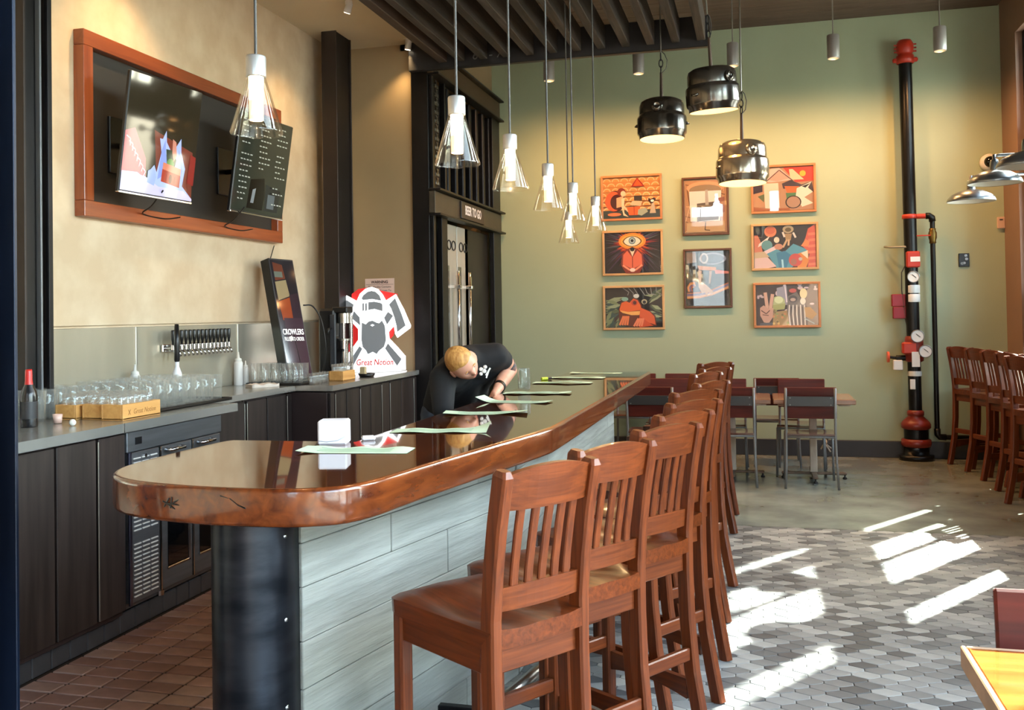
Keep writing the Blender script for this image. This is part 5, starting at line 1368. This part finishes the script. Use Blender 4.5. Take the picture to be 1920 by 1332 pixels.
MB().box((.09, -.02, .225), (.05, .06, .02), .004).build('clamp', m_tvb, cs)
sc_ = empty('small_dish', 'flat black dish beside the lower left of the illuminated sign', 'dish', (-3.06, 7.10, WZ))
MB().lathe([(0, .008), (.05, .008), (.065, .03), (.07, .03), (.055, .0), (0, 0)], 24).build('bowl', m_tvb, sc_)
MB().box((-.03, 0, .045), (.045, .04, .075), .004).build('block', plain('block_pale', '#c9b48a', rough=.6), sc_)

# ================================================================== ON THE BAR
BZ = 1.07
m_mat = plain('paper_mint', '#c3dcc0', rough=.8, var=.03, scale=20)
m_ink = plain('paper_ink', '#8fb49a', rough=.8)
def placemat(label, x, y, rz, curl, w=.385, d=.125):
    mb = MB(); n = 18; vs = []
    for i in range(n + 1):
        u = i / n
        for j in range(4):
            v = j / 3
            z = .0015 + curl(u, v)
            vs.append(((u - .5) * w, (v - .5) * d, z))
    vb = [(a, b, c - .0008) for a, b, c in vs]
    fs = [(i * 4 + j, (i + 1) * 4 + j, (i + 1) * 4 + j + 1, i * 4 + j + 1) for i in range(n) for j in range(3)]
    mb.add(vs, fs, True); mb.add(vb, [f[::-1] for f in fs], True)
    o = mb.build('paper_menu', m_mat); o.location = (x, y, BZ); o.rotation_euler = (0, 0, rz)
    pr_ = MB()
    for k in range(3):
        vv = []
        for i in range(3, 16):
            u = i / n
            for v in (.25 + .2 * k, .33 + .2 * k): vv.append(((u - .5) * w, (v - .5) * d, .0021 + curl(u, v)))
        pr_.add(vv, [(i * 2, i * 2 + 2, i * 2 + 3, i * 2 + 1) for i in range(12)], True)
    pr_.build('printing', m_ink, o)
    tag(o, label, 'paper', 'mint green paper menus on the bar')
ec = lambda a, b: (lambda u, v: a * max(0, (.25 - u) / .25) ** 2 + b * max(0, (u - .75) / .25) ** 2)
placemat('mint paper menu nearest the viewer, in front of the white napkin box', -1.33, 2.985, .12, lambda u, v: .008 * max(0, (.2 - u) / .2) + .006 * math.sin(u * 9) ** 2 * v)
placemat('second mint paper menu, its right end sticking up', -1.215, 3.54, .12, lambda u, v: .03 * max(0, (u - .72) / .28) ** 1.5 * v + .004 * math.sin(u * 7) ** 2)
placemat('third mint paper menu, both ends curled', -1.22, 4.2, .2, lambda u, v: .015 * max(0, (u - .6) / .4) ** 1.2 * (1 - .6 * v) + .008 * max(0, (.3 - u) / .3))
placemat('fourth mint paper menu, left end curled up by the bartender', -1.225, 4.75, -.1, lambda u, v: .028 * max(0, (.22 - u) / .22) ** 1.5 + .006 * max(0, (u - .8) / .2))
placemat('fifth mint paper menu, by the empty glass', -1.22, 5.26, .1, lambda u, v: .003 + .004 * math.sin(u * 8) ** 2)
placemat('sixth mint paper menu, beside the green marker', -1.23, 6.04, 0, lambda u, v: .012 * (1 - abs(2 * u - 1.2)) ** 2 * .5 + .004)
placemat('seventh mint paper menu, second from the far end', -1.22, 6.51, -.03, lambda u, v: .004 * math.sin(u * 6) ** 2 + .002)
placemat('mint paper menu farthest from the viewer, at the end of the bar', -1.175, 7.03, 0, lambda u, v: .006 * max(0, (.3 - u) / .3))
nb = empty('napkin_box', 'white napkin box with a curved front near the rounded end of the bar', 'box', (-1.487, 3.15, BZ), .25)
MB().box((0, .0, .0435), (.105, .085, .087), .006).build('box', plain('box_white', '#e6e9f2', rough=.35), nb)
MB().tube([(-.05, -.0435, .016), (-.02, -.0435, .012), (.02, -.0435, .016), (.05, -.0435, .032)], .0012, 6).build('seam', plain('seam_grey', '#aab0bb', rough=.4), nb)
nk = MB().box((0, 0, .008), (.05, .05, .014), .005).build('folded_napkin', m_label); nk.location = (-1.40, 3.255, BZ); nk.rotation_euler = (0, 0, .5); tag(nk, 'small folded white napkin behind the napkin box', 'napkin')
cg = lathe_glass('can_glass', [(0, .004), (.030, .003), (.034, .008), (.0375, .02), (.0375, .115), (.033, .132), (.0335, .137), (.0315, .137), (.0355, .114), (.0355, .02), (.028, .012), (0, .011)], 'empty can-shaped glass standing on the bar by the bartender', 'glass', '', glassy('can_glass', '#f0f2ee', 1.5, 1.0, .02, .05), 28); cg.location = (-1.335, 5.42, BZ)
mk = empty('marker', 'lime green marker with a black cap lying on the bar edge', 'marker', (-1.405, 6.3, BZ + .011), .9)
MB().cyl((-.03, 0, 0), (.02, 0, 0), .011, n=12).build('barrel', plain('marker_lime', '#b9cf3a', rough=.35), mk)
MB().cyl((.02, 0, 0), (.055, 0, 0), .009, n=12).build('cap', m_tvb, mk)

# ================================================================== DINING TABLES AND CHAIRS
m_cwood = wood('chair_mahogany', '#38120e', '#62241b', 'X', 1, rough=.5, coat=.05, contrast=.8, per_object=.1)
m_cframe = plain('chair_frame_grey', '#7f7f7c', rough=.45, metal=.25)
m_cplate = plain('chair_plate_grey', '#4e4f50', rough=.4, metal=.6)
m_cseat = wood('chair_seat_wood', '#3e211a', '#6a4232', 'X', 1, rough=.22, coat=.5, contrast=.8, per_object=.1)
def make_chair(label):
    t = empty('dining_chair', label, 'chair')
    for s in (-1, 1):
        MB().tube([(s * .215, -.245, 0), (s * .205, -.215, .2), (s * .2, -.19, .44), (s * .2, -.2, .56), (s * .2, -.235, .855)], .0115, 8).build('leg', m_cframe, t)
        MB().tube([(s * .21, .215, 0), (s * .2, .195, .435)], .0115, 8).build('leg', m_cframe, t)
        MB().tube([(s * .2, -.19, .44), (s * .2, .195, .435)], .0105, 8).build('side_rail', m_cframe, t)
    MB().tube([(-.2, -.19, .435), (.2, -.19, .435)], .0105, 8).build('rear_rail', m_cframe, t)
    MB().tube([(-.2, .195, .432), (.2, .195, .432)], .0105, 8).build('front_rail', m_cframe, t)
    mb = MB(); n = 10; vs = []
    for j in range(n + 1):
        for i in range(n + 1):
            u, v = 2 * i / n - 1, j / n
            vs.append((.205 * u, -.2 + .41 * v, .463 - .010 * math.exp(-(u / .6) ** 2) * math.exp(-((v - .45) / .35) ** 2) - .01 * max(0, (v - .85) / .15)))
    fs = [(j * 11 + i, j * 11 + i + 1, j * 11 + i + 12, j * 11 + i + 11) for j in range(n) for i in range(n)]
    mb.add(vs, fs, True)
    mb.add([vs[i] for i in rg] + [(vs[i][0], vs[i][1], .447) for i in rg], [(40 + i, 40 + (i + 1) % 40, (i + 1) % 40, i) for i in range(40)])
    mb.add([(vs[i][0], vs[i][1], .447) for i in rg], [tuple(range(40))[::-1]])
    mb.build('seat', m_cseat, t)
    T = Matrix.Translation((0, -.219, .725)) @ Matrix.Rotation(.115, 4, 'X')
    MB().box((0, .018, 0), (.43, .02, .27), .006, T=T).build('backrest', m_cwood, t)
    p = MB().box((0, -.013, .02), (.376, .008, .085), .002, T=T).build('back_plate', m_cplate, t)
    for x in (-.165, .165):
        for z in (-.01, .05): MB().cyl(T @ Vector((x, -.017, z)), T @ Vector((x, -.021, z)), .006, n=8).build('rivet', m_cframe, p)
    return t
CH = [(.43, 8.62, 0, 'dining chair at the right-hand table, nearest the viewer, its back towards us'),
      (-.235, 8.62, 0, 'dining chair with its back to us, half hidden by the far bar stools'),
      (.385, 9.22, PI - .08, 'dining chair facing us behind the right-hand table'),
      (.17, 9.84, 0, 'dining chair with its back to us, farther back by the green wall'),
      (.2, 9.92, PI, ''),
      (-.93, 8.62, 0, 'dining chair with its back to us, just beyond the far end of the bar'),
      (-.84, 9.24, PI, 'dining chair facing us behind the leftmost table'),
      (-.32, 9.22, PI, 'dining chair facing us behind the middle table'),
      (-.74, 9.98, PI, 'dining chair by the green wall left of the far bar stools'),
      (-1.27, 9.98, PI, 'dining chair by the green wall beyond the end of the bar, leftmost')]
CH[3] = (.175, 9.74, 0, CH[3][3]); CH.pop(4)
c0 = None
m_cwood.node_tree.nodes['Principled BSDF'].inputs['Specular IOR Level'].default_value = .25
for x, y, rz, lab in CH:
    lab = 'brown ' + lab
    if c0 is None:
        c0 = make_chair(lab); c0['group'] = 'dining chairs by the green wall'; c0.location = (x, y, 0); c0.rotation_euler = (0, 0, rz); index_kids()
    else: dup(c0, (x, y, 0), rz, lab, 'dining chairs by the green wall')
dup(c0, (.745, 2.24, 0), PI, 'mahogany board-backed dining chair at the sunlit table in the lower right corner', 'dining chairs by the green wall')
m_ttop = wood('table_wood', '#6b4330', '#a57a5c', 'X', 1, rough=.25, coat=.4, contrast=.8, per_object=.15)
m_tpost = plain('table_post_pale', '#b5a590', rough=.5, col2='#d2c6b2', scale=9, stretch=(2, 2, .4))
m_tfoot = plain('table_foot_bronze', '#6e5d4e', rough=.45, metal=.5, var=.25, scale=10)
def make_table(label, sx, sy):
    t = empty('dining_table', label, 'table')
    MB().box((0, 0, .715), (sx, sy, .045), .006).build('tabletop', m_ttop, t)
    for s in (-1, 1):
        MB().box((s * (sx / 2 - .09), 0, .683), (.1, sy - .12, .018), .003).build('batten', m_tpost, t)
    MB().box((0, 0, .37), (.062, .062, .62), .004).build('post', m_tpost, t)
    for k in range(2):
        T = Matrix.Rotation(PI / 4 * 0 + k * PI / 2, 4, 'Z')
        MB().box((0, 0, .048), (.56, .05, .022), .006, T=T).build('foot', m_tfoot, t)
    for a in range(4):
        x, y = .265 * math.cos(a * PI / 2), .265 * math.sin(a * PI / 2)
        MB().lathe([(0, 0), (.018, 0), (.02, .01), (.008, .02), (.008, .04), (0, .04)], 12, c=(x, y, 0)).build('glide', m_tvb, t)
    return t
t0_ = make_table('wooden pedestal table right of the far bar stools', .69, .62); t0_['group'] = 'dining tables by the green wall'; t0_.location = (.475, 8.935, 0); index_kids()
dup(t0_, (-.235, 8.935, 0), 0, 'wooden pedestal table half hidden by the far bar stools', 'dining tables by the green wall')
dup(t0_, (-.945, 8.945, 0), 0, 'wooden pedestal table just beyond the end of the bar', 'dining tables by the green wall')
# sunlit table in the corner
m_sunt = wood('sunlit_table_wood', '#6a2f10', '#a4602a', 'X', .8, rough=.12, coat=.7, contrast=.9, per_object=0)
ft = empty('dining_table', 'orange-brown table with pale wood edge in the lower right corner, in bright sun', 'table', (.86, 1.95, 0))
MB().box((0, 0, .7275), (.82, .815, .044), .004).build('tabletop', m_sunt, ft)
m_pale = plain('edge_pale_wood', '#a5866a', rough=.5, var=.12, scale=10)
for s in (-1, 1):
    MB().box((s * .4155, 0, .725), (.011, .84, .05), .003).build('edge_band', m_pale, ft)
    MB().box((0, s * .4135, .725), (.82, .011, .05), .003).build('edge_band', m_pale, ft)
MB().box((0, 0, .37), (.07, .07, .62), .004).build('post', m_tpost, ft)
for k in range(2): MB().box((0, 0, .03), (.6, .06, .05), .006, T=Matrix.Rotation(k * PI / 2, 4, 'Z')).build('foot', m_tfoot, ft)
po = empty('cable_bundle', 'tangle of white and black cable behind the right-hand table post', 'cable', (.62, 10.24, .06))
for k in range(3):
    MB().tube([(.0, 0, .02), (.03 + .02 * k, -.05, .09 + .03 * k), (.06, -.06 - .02 * k, .05 + .02 * k), (.09 + .015 * k, -.04, .0 + .03 * k)], .008, 6).build('strand', m_white if k < 2 else m_cord, po)

# ================================================================== BARTENDER
def skin(name, nodes, edges, mat, root=0, sub=2, voxel=.007, smooth=4, extra=None):
    """one continuous surface: the limbs' tapered volumes are fused by a voxel remesh, then smoothed"""
    mb = MB()
    def ball(c, r):
        vs = [(c[0] + r * math.sin(PI * j / 8) * math.cos(2 * PI * i / 14), c[1] + r * math.sin(PI * j / 8) * math.sin(2 * PI * i / 14), c[2] + r * math.cos(PI * j / 8)) for j in range(1, 8) for i in range(14)]
        k = len(vs); vs += [(c[0], c[1], c[2] + r), (c[0], c[1], c[2] - r)]
        fs = [(j * 14 + i, (j + 1) * 14 + i, (j + 1) * 14 + (i + 1) % 14, j * 14 + (i + 1) % 14) for j in range(6) for i in range(14)]
        fs += [(k, i, (i + 1) % 14) for i in range(14)] + [(k + 1, 84 + (i + 1) % 14, 84 + i) for i in range(14)]
        mb.add(vs, fs)
    for n in nodes: ball(n[:3], n[3])
    for a, b in edges:
        p, q = nodes[a], nodes[b]
        L = (Vector(p[:3]) - Vector(q[:3])).length; m = max(2, int(L / (.3 * min(p[3], q[3]))))
        for i in range(1, m):
            t = i / m; ball([p[k] + (q[k] - p[k]) * t for k in range(3)], p[3] + (q[3] - p[3]) * t)
    if extra: mb.add(*extra)
    o = mb.build(name + '_volume', m_white)
    rm = o.modifiers.new('remesh', 'REMESH'); rm.mode = 'VOXEL'; rm.voxel_size = voxel; rm.use_smooth_shade = True
    sm_ = o.modifiers.new('smooth', 'SMOOTH'); sm_.factor = .5; sm_.iterations = smooth
    r = bpy.data.meshes.new_from_object(o.evaluated_get(bpy.context.evaluated_depsgraph_get()))
    bpy.data.objects.remove(o)
    r.materials.clear()
    if mat is not None: r.materials.append(mat)
    return r
m_skin = plain('skin_fair', '#d29a80', rough=.5, var=.05, scale=14)
m_skin.node_tree.nodes['Principled BSDF'].inputs['Subsurface Weight'].default_value = .08
m_hair = plain('hair_ginger', '#a8743a', rough=.6, col2='#cf9d58', scale=60, bump=.5, stretch=(1, 1, .4))
m_shirt = plain('shirt_black', '#0d0d0f', rough=.85, var=.2, scale=10, bump=.25)
m_jean = plain('denim_grey', '#3f4856', rough=.85, var=.15, scale=25)
pr_ = empty('person', 'bartender with short ginger hair in a black T-shirt bending over behind the bar', 'person', (-1.86, 5.72, 0))
po_ = Vector((-1.86, 5.72, 0))
HC = Vector((-1.602, 5.06, 1.252))
up_h = Vector((-.13, -.83, .545)).normalized(); fw_h = Vector((.80, -.30, -.52)); fw_h = (fw_h - up_h * fw_h.dot(up_h)).normalized(); rt_h = fw_h.cross(up_h)
TH = Matrix(((rt_h.x, fw_h.x, up_h.x), (rt_h.y, fw_h.y, up_h.y), (rt_h.z, fw_h.z, up_h.z))).to_4x4(); TH.translation = HC
def head_point(a, e, s=1.0):
    """a: azimuth (0 = face), e: elevation; returns a point of the sculpted head in head coordinates"""
    x, y, z = math.sin(a) * math.cos(e), math.cos(a) * math.cos(e), math.sin(e)
    px, py, pz = .077 * x, .098 * y, .118 * z
    if z < 0:
        k = -z
        px *= 1 - .34 * k * k; py *= 1 - .10 * k
        if y < 0: py *= 1 - .45 * k; pz *= 1 - .25 * k * (-y)
    if y > 0:
        f = y ** 4
        py -= .008 * f * (1 if abs(z) < .6 else 0)
        g = math.exp(-(x / .16) ** 2)
        nose = math.exp(-((z + .12) / .17) ** 2) * g
        py += .026 * nose * y
        for s_ in (-1, 1): py -= .012 * math.exp(-((x - s_ * .38) / .17) ** 2 - ((z - .06) / .12) ** 2) * y
        py += .007 * math.exp(-((z - .24) / .1) ** 2) * math.exp(-(x / .6) ** 2) * y
        py += .006 * math.exp(-((z + .46) / .08) ** 2) * math.exp(-(x / .3) ** 2) * y
        py += .008 * math.exp(-((z + .85) / .16) ** 2) * math.exp(-(x / .35) ** 2)
    return Vector((px, py, pz)) * s
def head_grid(a0, a1, na, e0, e1, ne, s, keep=None, n_=None):
    vs = []; fs = []
    for j in range(ne + 1):
        for i in range(na + 1):
            a = a0 + (a1 - a0) * i / na; e = e0 + (e1 - e0) * j / ne
            vs.append(head_point(a, e, s if not callable(s) else s(a, e)))
    for j in range(ne):
        for i in range(na): fs.append((j * (na + 1) + i, j * (na + 1) + i + 1, (j + 1) * (na + 1) + i + 1, (j + 1) * (na + 1) + i))
    return vs, fs
# body: torso, arms with five fingers each, neck and head in one surface
def hand_nodes(wr, el, palm_n, side, curl):
    """palm and five fingers from the wrist, bent"""
    d = (Vector(wr) - Vector(el)).normalized(); n = Vector(palm_n); n = (n - d * n.dot(d)).normalized(); s = d.cross(n) * side
    nodes = []; edges = []
    w = Vector(wr)
    nodes.append(tuple(w + d * .045) + (.024, .016)); base = 0
    for k, (off, L) in enumerate(((-.027, .068), (-.009, .078), (.009, .074), (.026, .058))):
        p = w + d * .085 + s * off; q1 = p + (d * math.cos(curl) + n * math.sin(curl)) * L * .55; q2 = q1 + (d * math.cos(2 * curl) + n * math.sin(2 * curl)) * L * .45
        i0 = len(nodes)
        nodes += [tuple(p) + (.0095, .0095), tuple(q1) + (.0085, .0085), tuple(q2) + (.007, .007)]
        edges += [(0, i0), (i0, i0 + 1), (i0 + 1, i0 + 2)]
    p = w + d * .03 - s * .03 + n * .01; q = p + (d * .7 - s * .5 + n * .5).normalized() * .035; q2 = q + (d * .9 + n * .3).normalized() * .028
    i0 = len(nodes); nodes += [tuple(p) + (.012, .012), tuple(q) + (.0105, .0105), tuple(q2) + (.008, .008)]
    edges += [(0, i0), (i0, i0 + 1), (i0 + 1, i0 + 2)]
    return nodes, edges
LS, RS = (-1.485, 5.34, 1.285), (-1.735, 5.11, 1.165)
LE, LW = (-1.44, 5.50, 1.19), (-1.462, 5.27, 1.085)
RE, RW = (-1.70, 4.99, .96), (-1.63, 5.10, .86)
J = [(-1.86, 5.70, .97, .12), (-1.79, 5.58, 1.10, .12), (-1.69, 5.42, 1.21, .125), (-1.615, 5.28, 1.262, .085), (-1.605, 5.19, 1.268, .056), (-1.602, 5.10, 1.258, .058),
     LS + (.062,), (-1.455, 5.43, 1.245, .052), LE + (.043,), (-1.452, 5.38, 1.14, .042), LW + (.027,),
     RS + (.062,), (-1.715, 5.05, 1.07, .053), RE + (.043,), (-1.67, 5.04, .92, .039), RW + (.027,)]
Eg = [(0, 1), (1, 2), (2, 3), (3, 4), (4, 5), (2, 6), (6, 7), (7, 8), (8, 9), (9, 10), (2, 11), (11, 12), (12, 13), (13, 14), (14, 15)]
for wr, el, pn, sd, cu, at0 in ((LW, LE, (.2, -.5, -.6), 1, .5, 10), (RW, RE, (.3, .4, -.6), -1, .7, 15)):
    hn, he = hand_nodes(wr, el, pn, sd, cu); k = len(J)
    J += hn; Eg += [(a + k, b + k) for a, b in he] + [(at0, k)]
hv, hf = head_grid(-PI, PI, 48, -PI / 2, PI / 2, 32, 1.0)
nb_ = skin('body', J, Eg, m_skin, voxel=.0048, smooth=2, extra=([TH @ p for p in hv], hf))
nb_.transform(Matrix.Translation(-po_))
bo_ = bpy.data.objects.new('body', nb_); COL.objects.link(bo_); bo_.parent = pr_
def put(mesh, name, mats):
    mesh.transform(Matrix.Translation(-po_)); mesh.materials.clear(); mesh.materials.append(mats)
    o = bpy.data.objects.new(name, mesh); COL.objects.link(o); o.parent = pr_; return o
# T-shirt
Sj = [(-1.80, 5.77, .97, .125), (-1.93, 5.66, .955, .125), (-1.735, 5.65, 1.11, .125), (-1.85, 5.53, 1.08, .125), (-1.60, 5.46, 1.225, .115), (-1.735, 5.33, 1.185, .12), (-1.60, 5.29, 1.25, .09), (-1.66, 5.24, 1.225, .09),
      LS + (.078,), (-1.47, 5.385, 1.268, .066), (-1.462, 5.41, 1.256, .063), RS + (.082,), (-1.72, 5.06, 1.09, .072), (-1.700, 5.00, 1.0, .062), (-1.615, 5.215, 1.262, .076), (-1.62, 5.30, 1.262, .092), (-1.86, 5.70, .97, .134), (-1.79, 5.58, 1.10, .135), (-1.69, 5.42, 1.208, .138), (-1.72, 5.45, 1.15, .125)]
put(skin('t_shirt', Sj, [(0, 2), (2, 4), (4, 6), (1, 3), (3, 5), (5, 7), (0, 1), (2, 3), (4, 5), (6, 7), (4, 8), (6, 8), (8, 9), (9, 10), (5, 11), (7, 11), (11, 12), (12, 13), (6, 14), (7, 14), (14, 15), (4, 15), (15, 8), (15, 5), (16, 17), (17, 18), (18, 15), (16, 19), (19, 18), (19, 15)], None, voxel=.011, smooth=5), 't_shirt', m_shirt)
Jj = [(-1.80, 5.77, .90, .118), (-1.95, 5.65, .90, .118), (-1.79, 5.80, .80, .098), (-1.76, 5.74, .48, .07), (-1.80, 5.86, .10, .058), (-1.97, 5.66, .80, .098), (-1.97, 5.60, .48, .07), (-2.02, 5.72, .10, .058)]
put(skin('jeans', Jj, [(0, 1), (0, 2), (2, 3), (3, 4), (1, 5), (5, 6), (6, 7)], None, voxel=.011, smooth=4), 'jeans', m_jean)
for x, y in ((-1.79, 5.82), (-2.01, 5.68)):
    MB().box((x - po_.x + .02, y - po_.y - .05, .045), (.09, .25, .085), .03).build('shoe', m_tvb, pr_)
# hair cap, ears, brows, eyes, mouth, watch, shirt print
hr_ = MB()
def hairline(a):
    c = math.cos(a)
    return .62 - .0 if c > .75 else (.62 - (.75 - c) * .55 if c > .1 else max(-.55, .26 - (.1 - c) * .85))
vs = []; fs = []; na, ne = 60, 18
for j in range(ne + 1):
    for i in range(na):
        a = -PI + 2 * PI * i / na; e0 = hairline(a); e = e0 + (PI / 2 - e0) * j / ne
        t_ = j / ne; th_ = 1.012 + .075 * min(1, t_ * 4) + .004 * math.sin(i * 7.1) * math.sin(j * 5.3)
        vs.append(TH @ head_point(a, e, th_) - po_)
for j in range(ne):
    for i in range(na): fs.append((j * na + i, j * na + (i + 1) % na, (j + 1) * na + (i + 1) % na, (j + 1) * na + i))
hr_.add(vs, fs, True); hr_.build('hair', m_hair, pr_)
def blob(nm, c, r, m, T=None):
    mb = MB(); vs = []; fs = []
    for j in range(7):
        for i in range(12):
            t_, f_ = PI * j / 6, 2 * PI * i / 12
            vs.append(TH @ (Vector(c) + Vector((r[0] * math.sin(t_) * math.cos(f_), r[1] * math.sin(t_) * math.sin(f_), r[2] * math.cos(t_)))) - po_)
    for j in range(6):
        for i in range(12): fs.append((j * 12 + i, j * 12 + (i + 1) % 12, (j + 1) * 12 + (i + 1) % 12, (j + 1) * 12 + i))
    mb.add(vs, fs, True); return mb.build(nm, m, pr_)
for s in (-1, 1):
    blob('ear', (s * .077, -.008, -.012), (.011, .02, .031), m_skin)
    pe = head_point(s * .36, .05); blob('eye', pe * .985, (.0115, .006, .006), plain('eye_white', '#d8cfc6', rough=.2))
    blob('iris', pe * .985 + Vector((0, .0045, -.002)), (.0048, .003, .0045), plain('iris_blue', '#37475a', rough=.15))
    blob('eyelid', pe * .985 + Vector((0, .001, .0035)), (.013, .0068, .005), m_skin)
    pb = head_point(s * .36, .24); blob('eyebrow', pb, (.016, .004, .0035), m_hair)
pm = head_point(0, -.46); blob('mouth', pm - Vector((0, .001, 0)), (.021, .004, .0045), plain('lips', '#a8604f', rough=.45))
wp = Vector(LW) * .8 + Vector(LE) * .2; wd = (Vector(LW) - Vector(LE)).normalized()
MB().cyl(wp - wd * .011 - po_, wp + wd * .011 - po_, .0365, n=20).build('watch', m_tvb, pr_)
ta = Vector((-1.447, 5.47, 1.213)); td = (Vector(LE) - Vector((-1.462, 5.405, 1.262))).normalized()
MB().cyl(ta - td * .02 - po_, ta + td * .025 - po_, .0525, .0475, n=24).build('tattoo', plain('tattoo_ink', '#8a6455', rough=.55, col2='#3f4a52', scale=45, lo=.42, hi=.55), pr_)
# small white emblem on the chest of the shirt
em = MB()
Te = frameT(Vector((-1.478, 5.075, 1.205)) - po_, (.80, .35, .25), (-.35, .0, .92))
for (x, y, r) in ((-.012, .02, .012), (.014, .026, .011), (-.022, -.004, .010), (.0, .006, .013)): em.lathe([(0, 0), (r, 0), (r, .002), (0, .002)], 12, c=(x, y, 0), T=Te)
em.box((.012, -.016, .001), (.05, .009, .002), T=Te @ Matrix.Rotation(.7, 4, 'Z')); em.box((-.004, -.02, .001), (.05, .008, .002), T=Te @ Matrix.Rotation(.9, 4, 'Z'))
o = em.build('emblem', m_white, pr_)
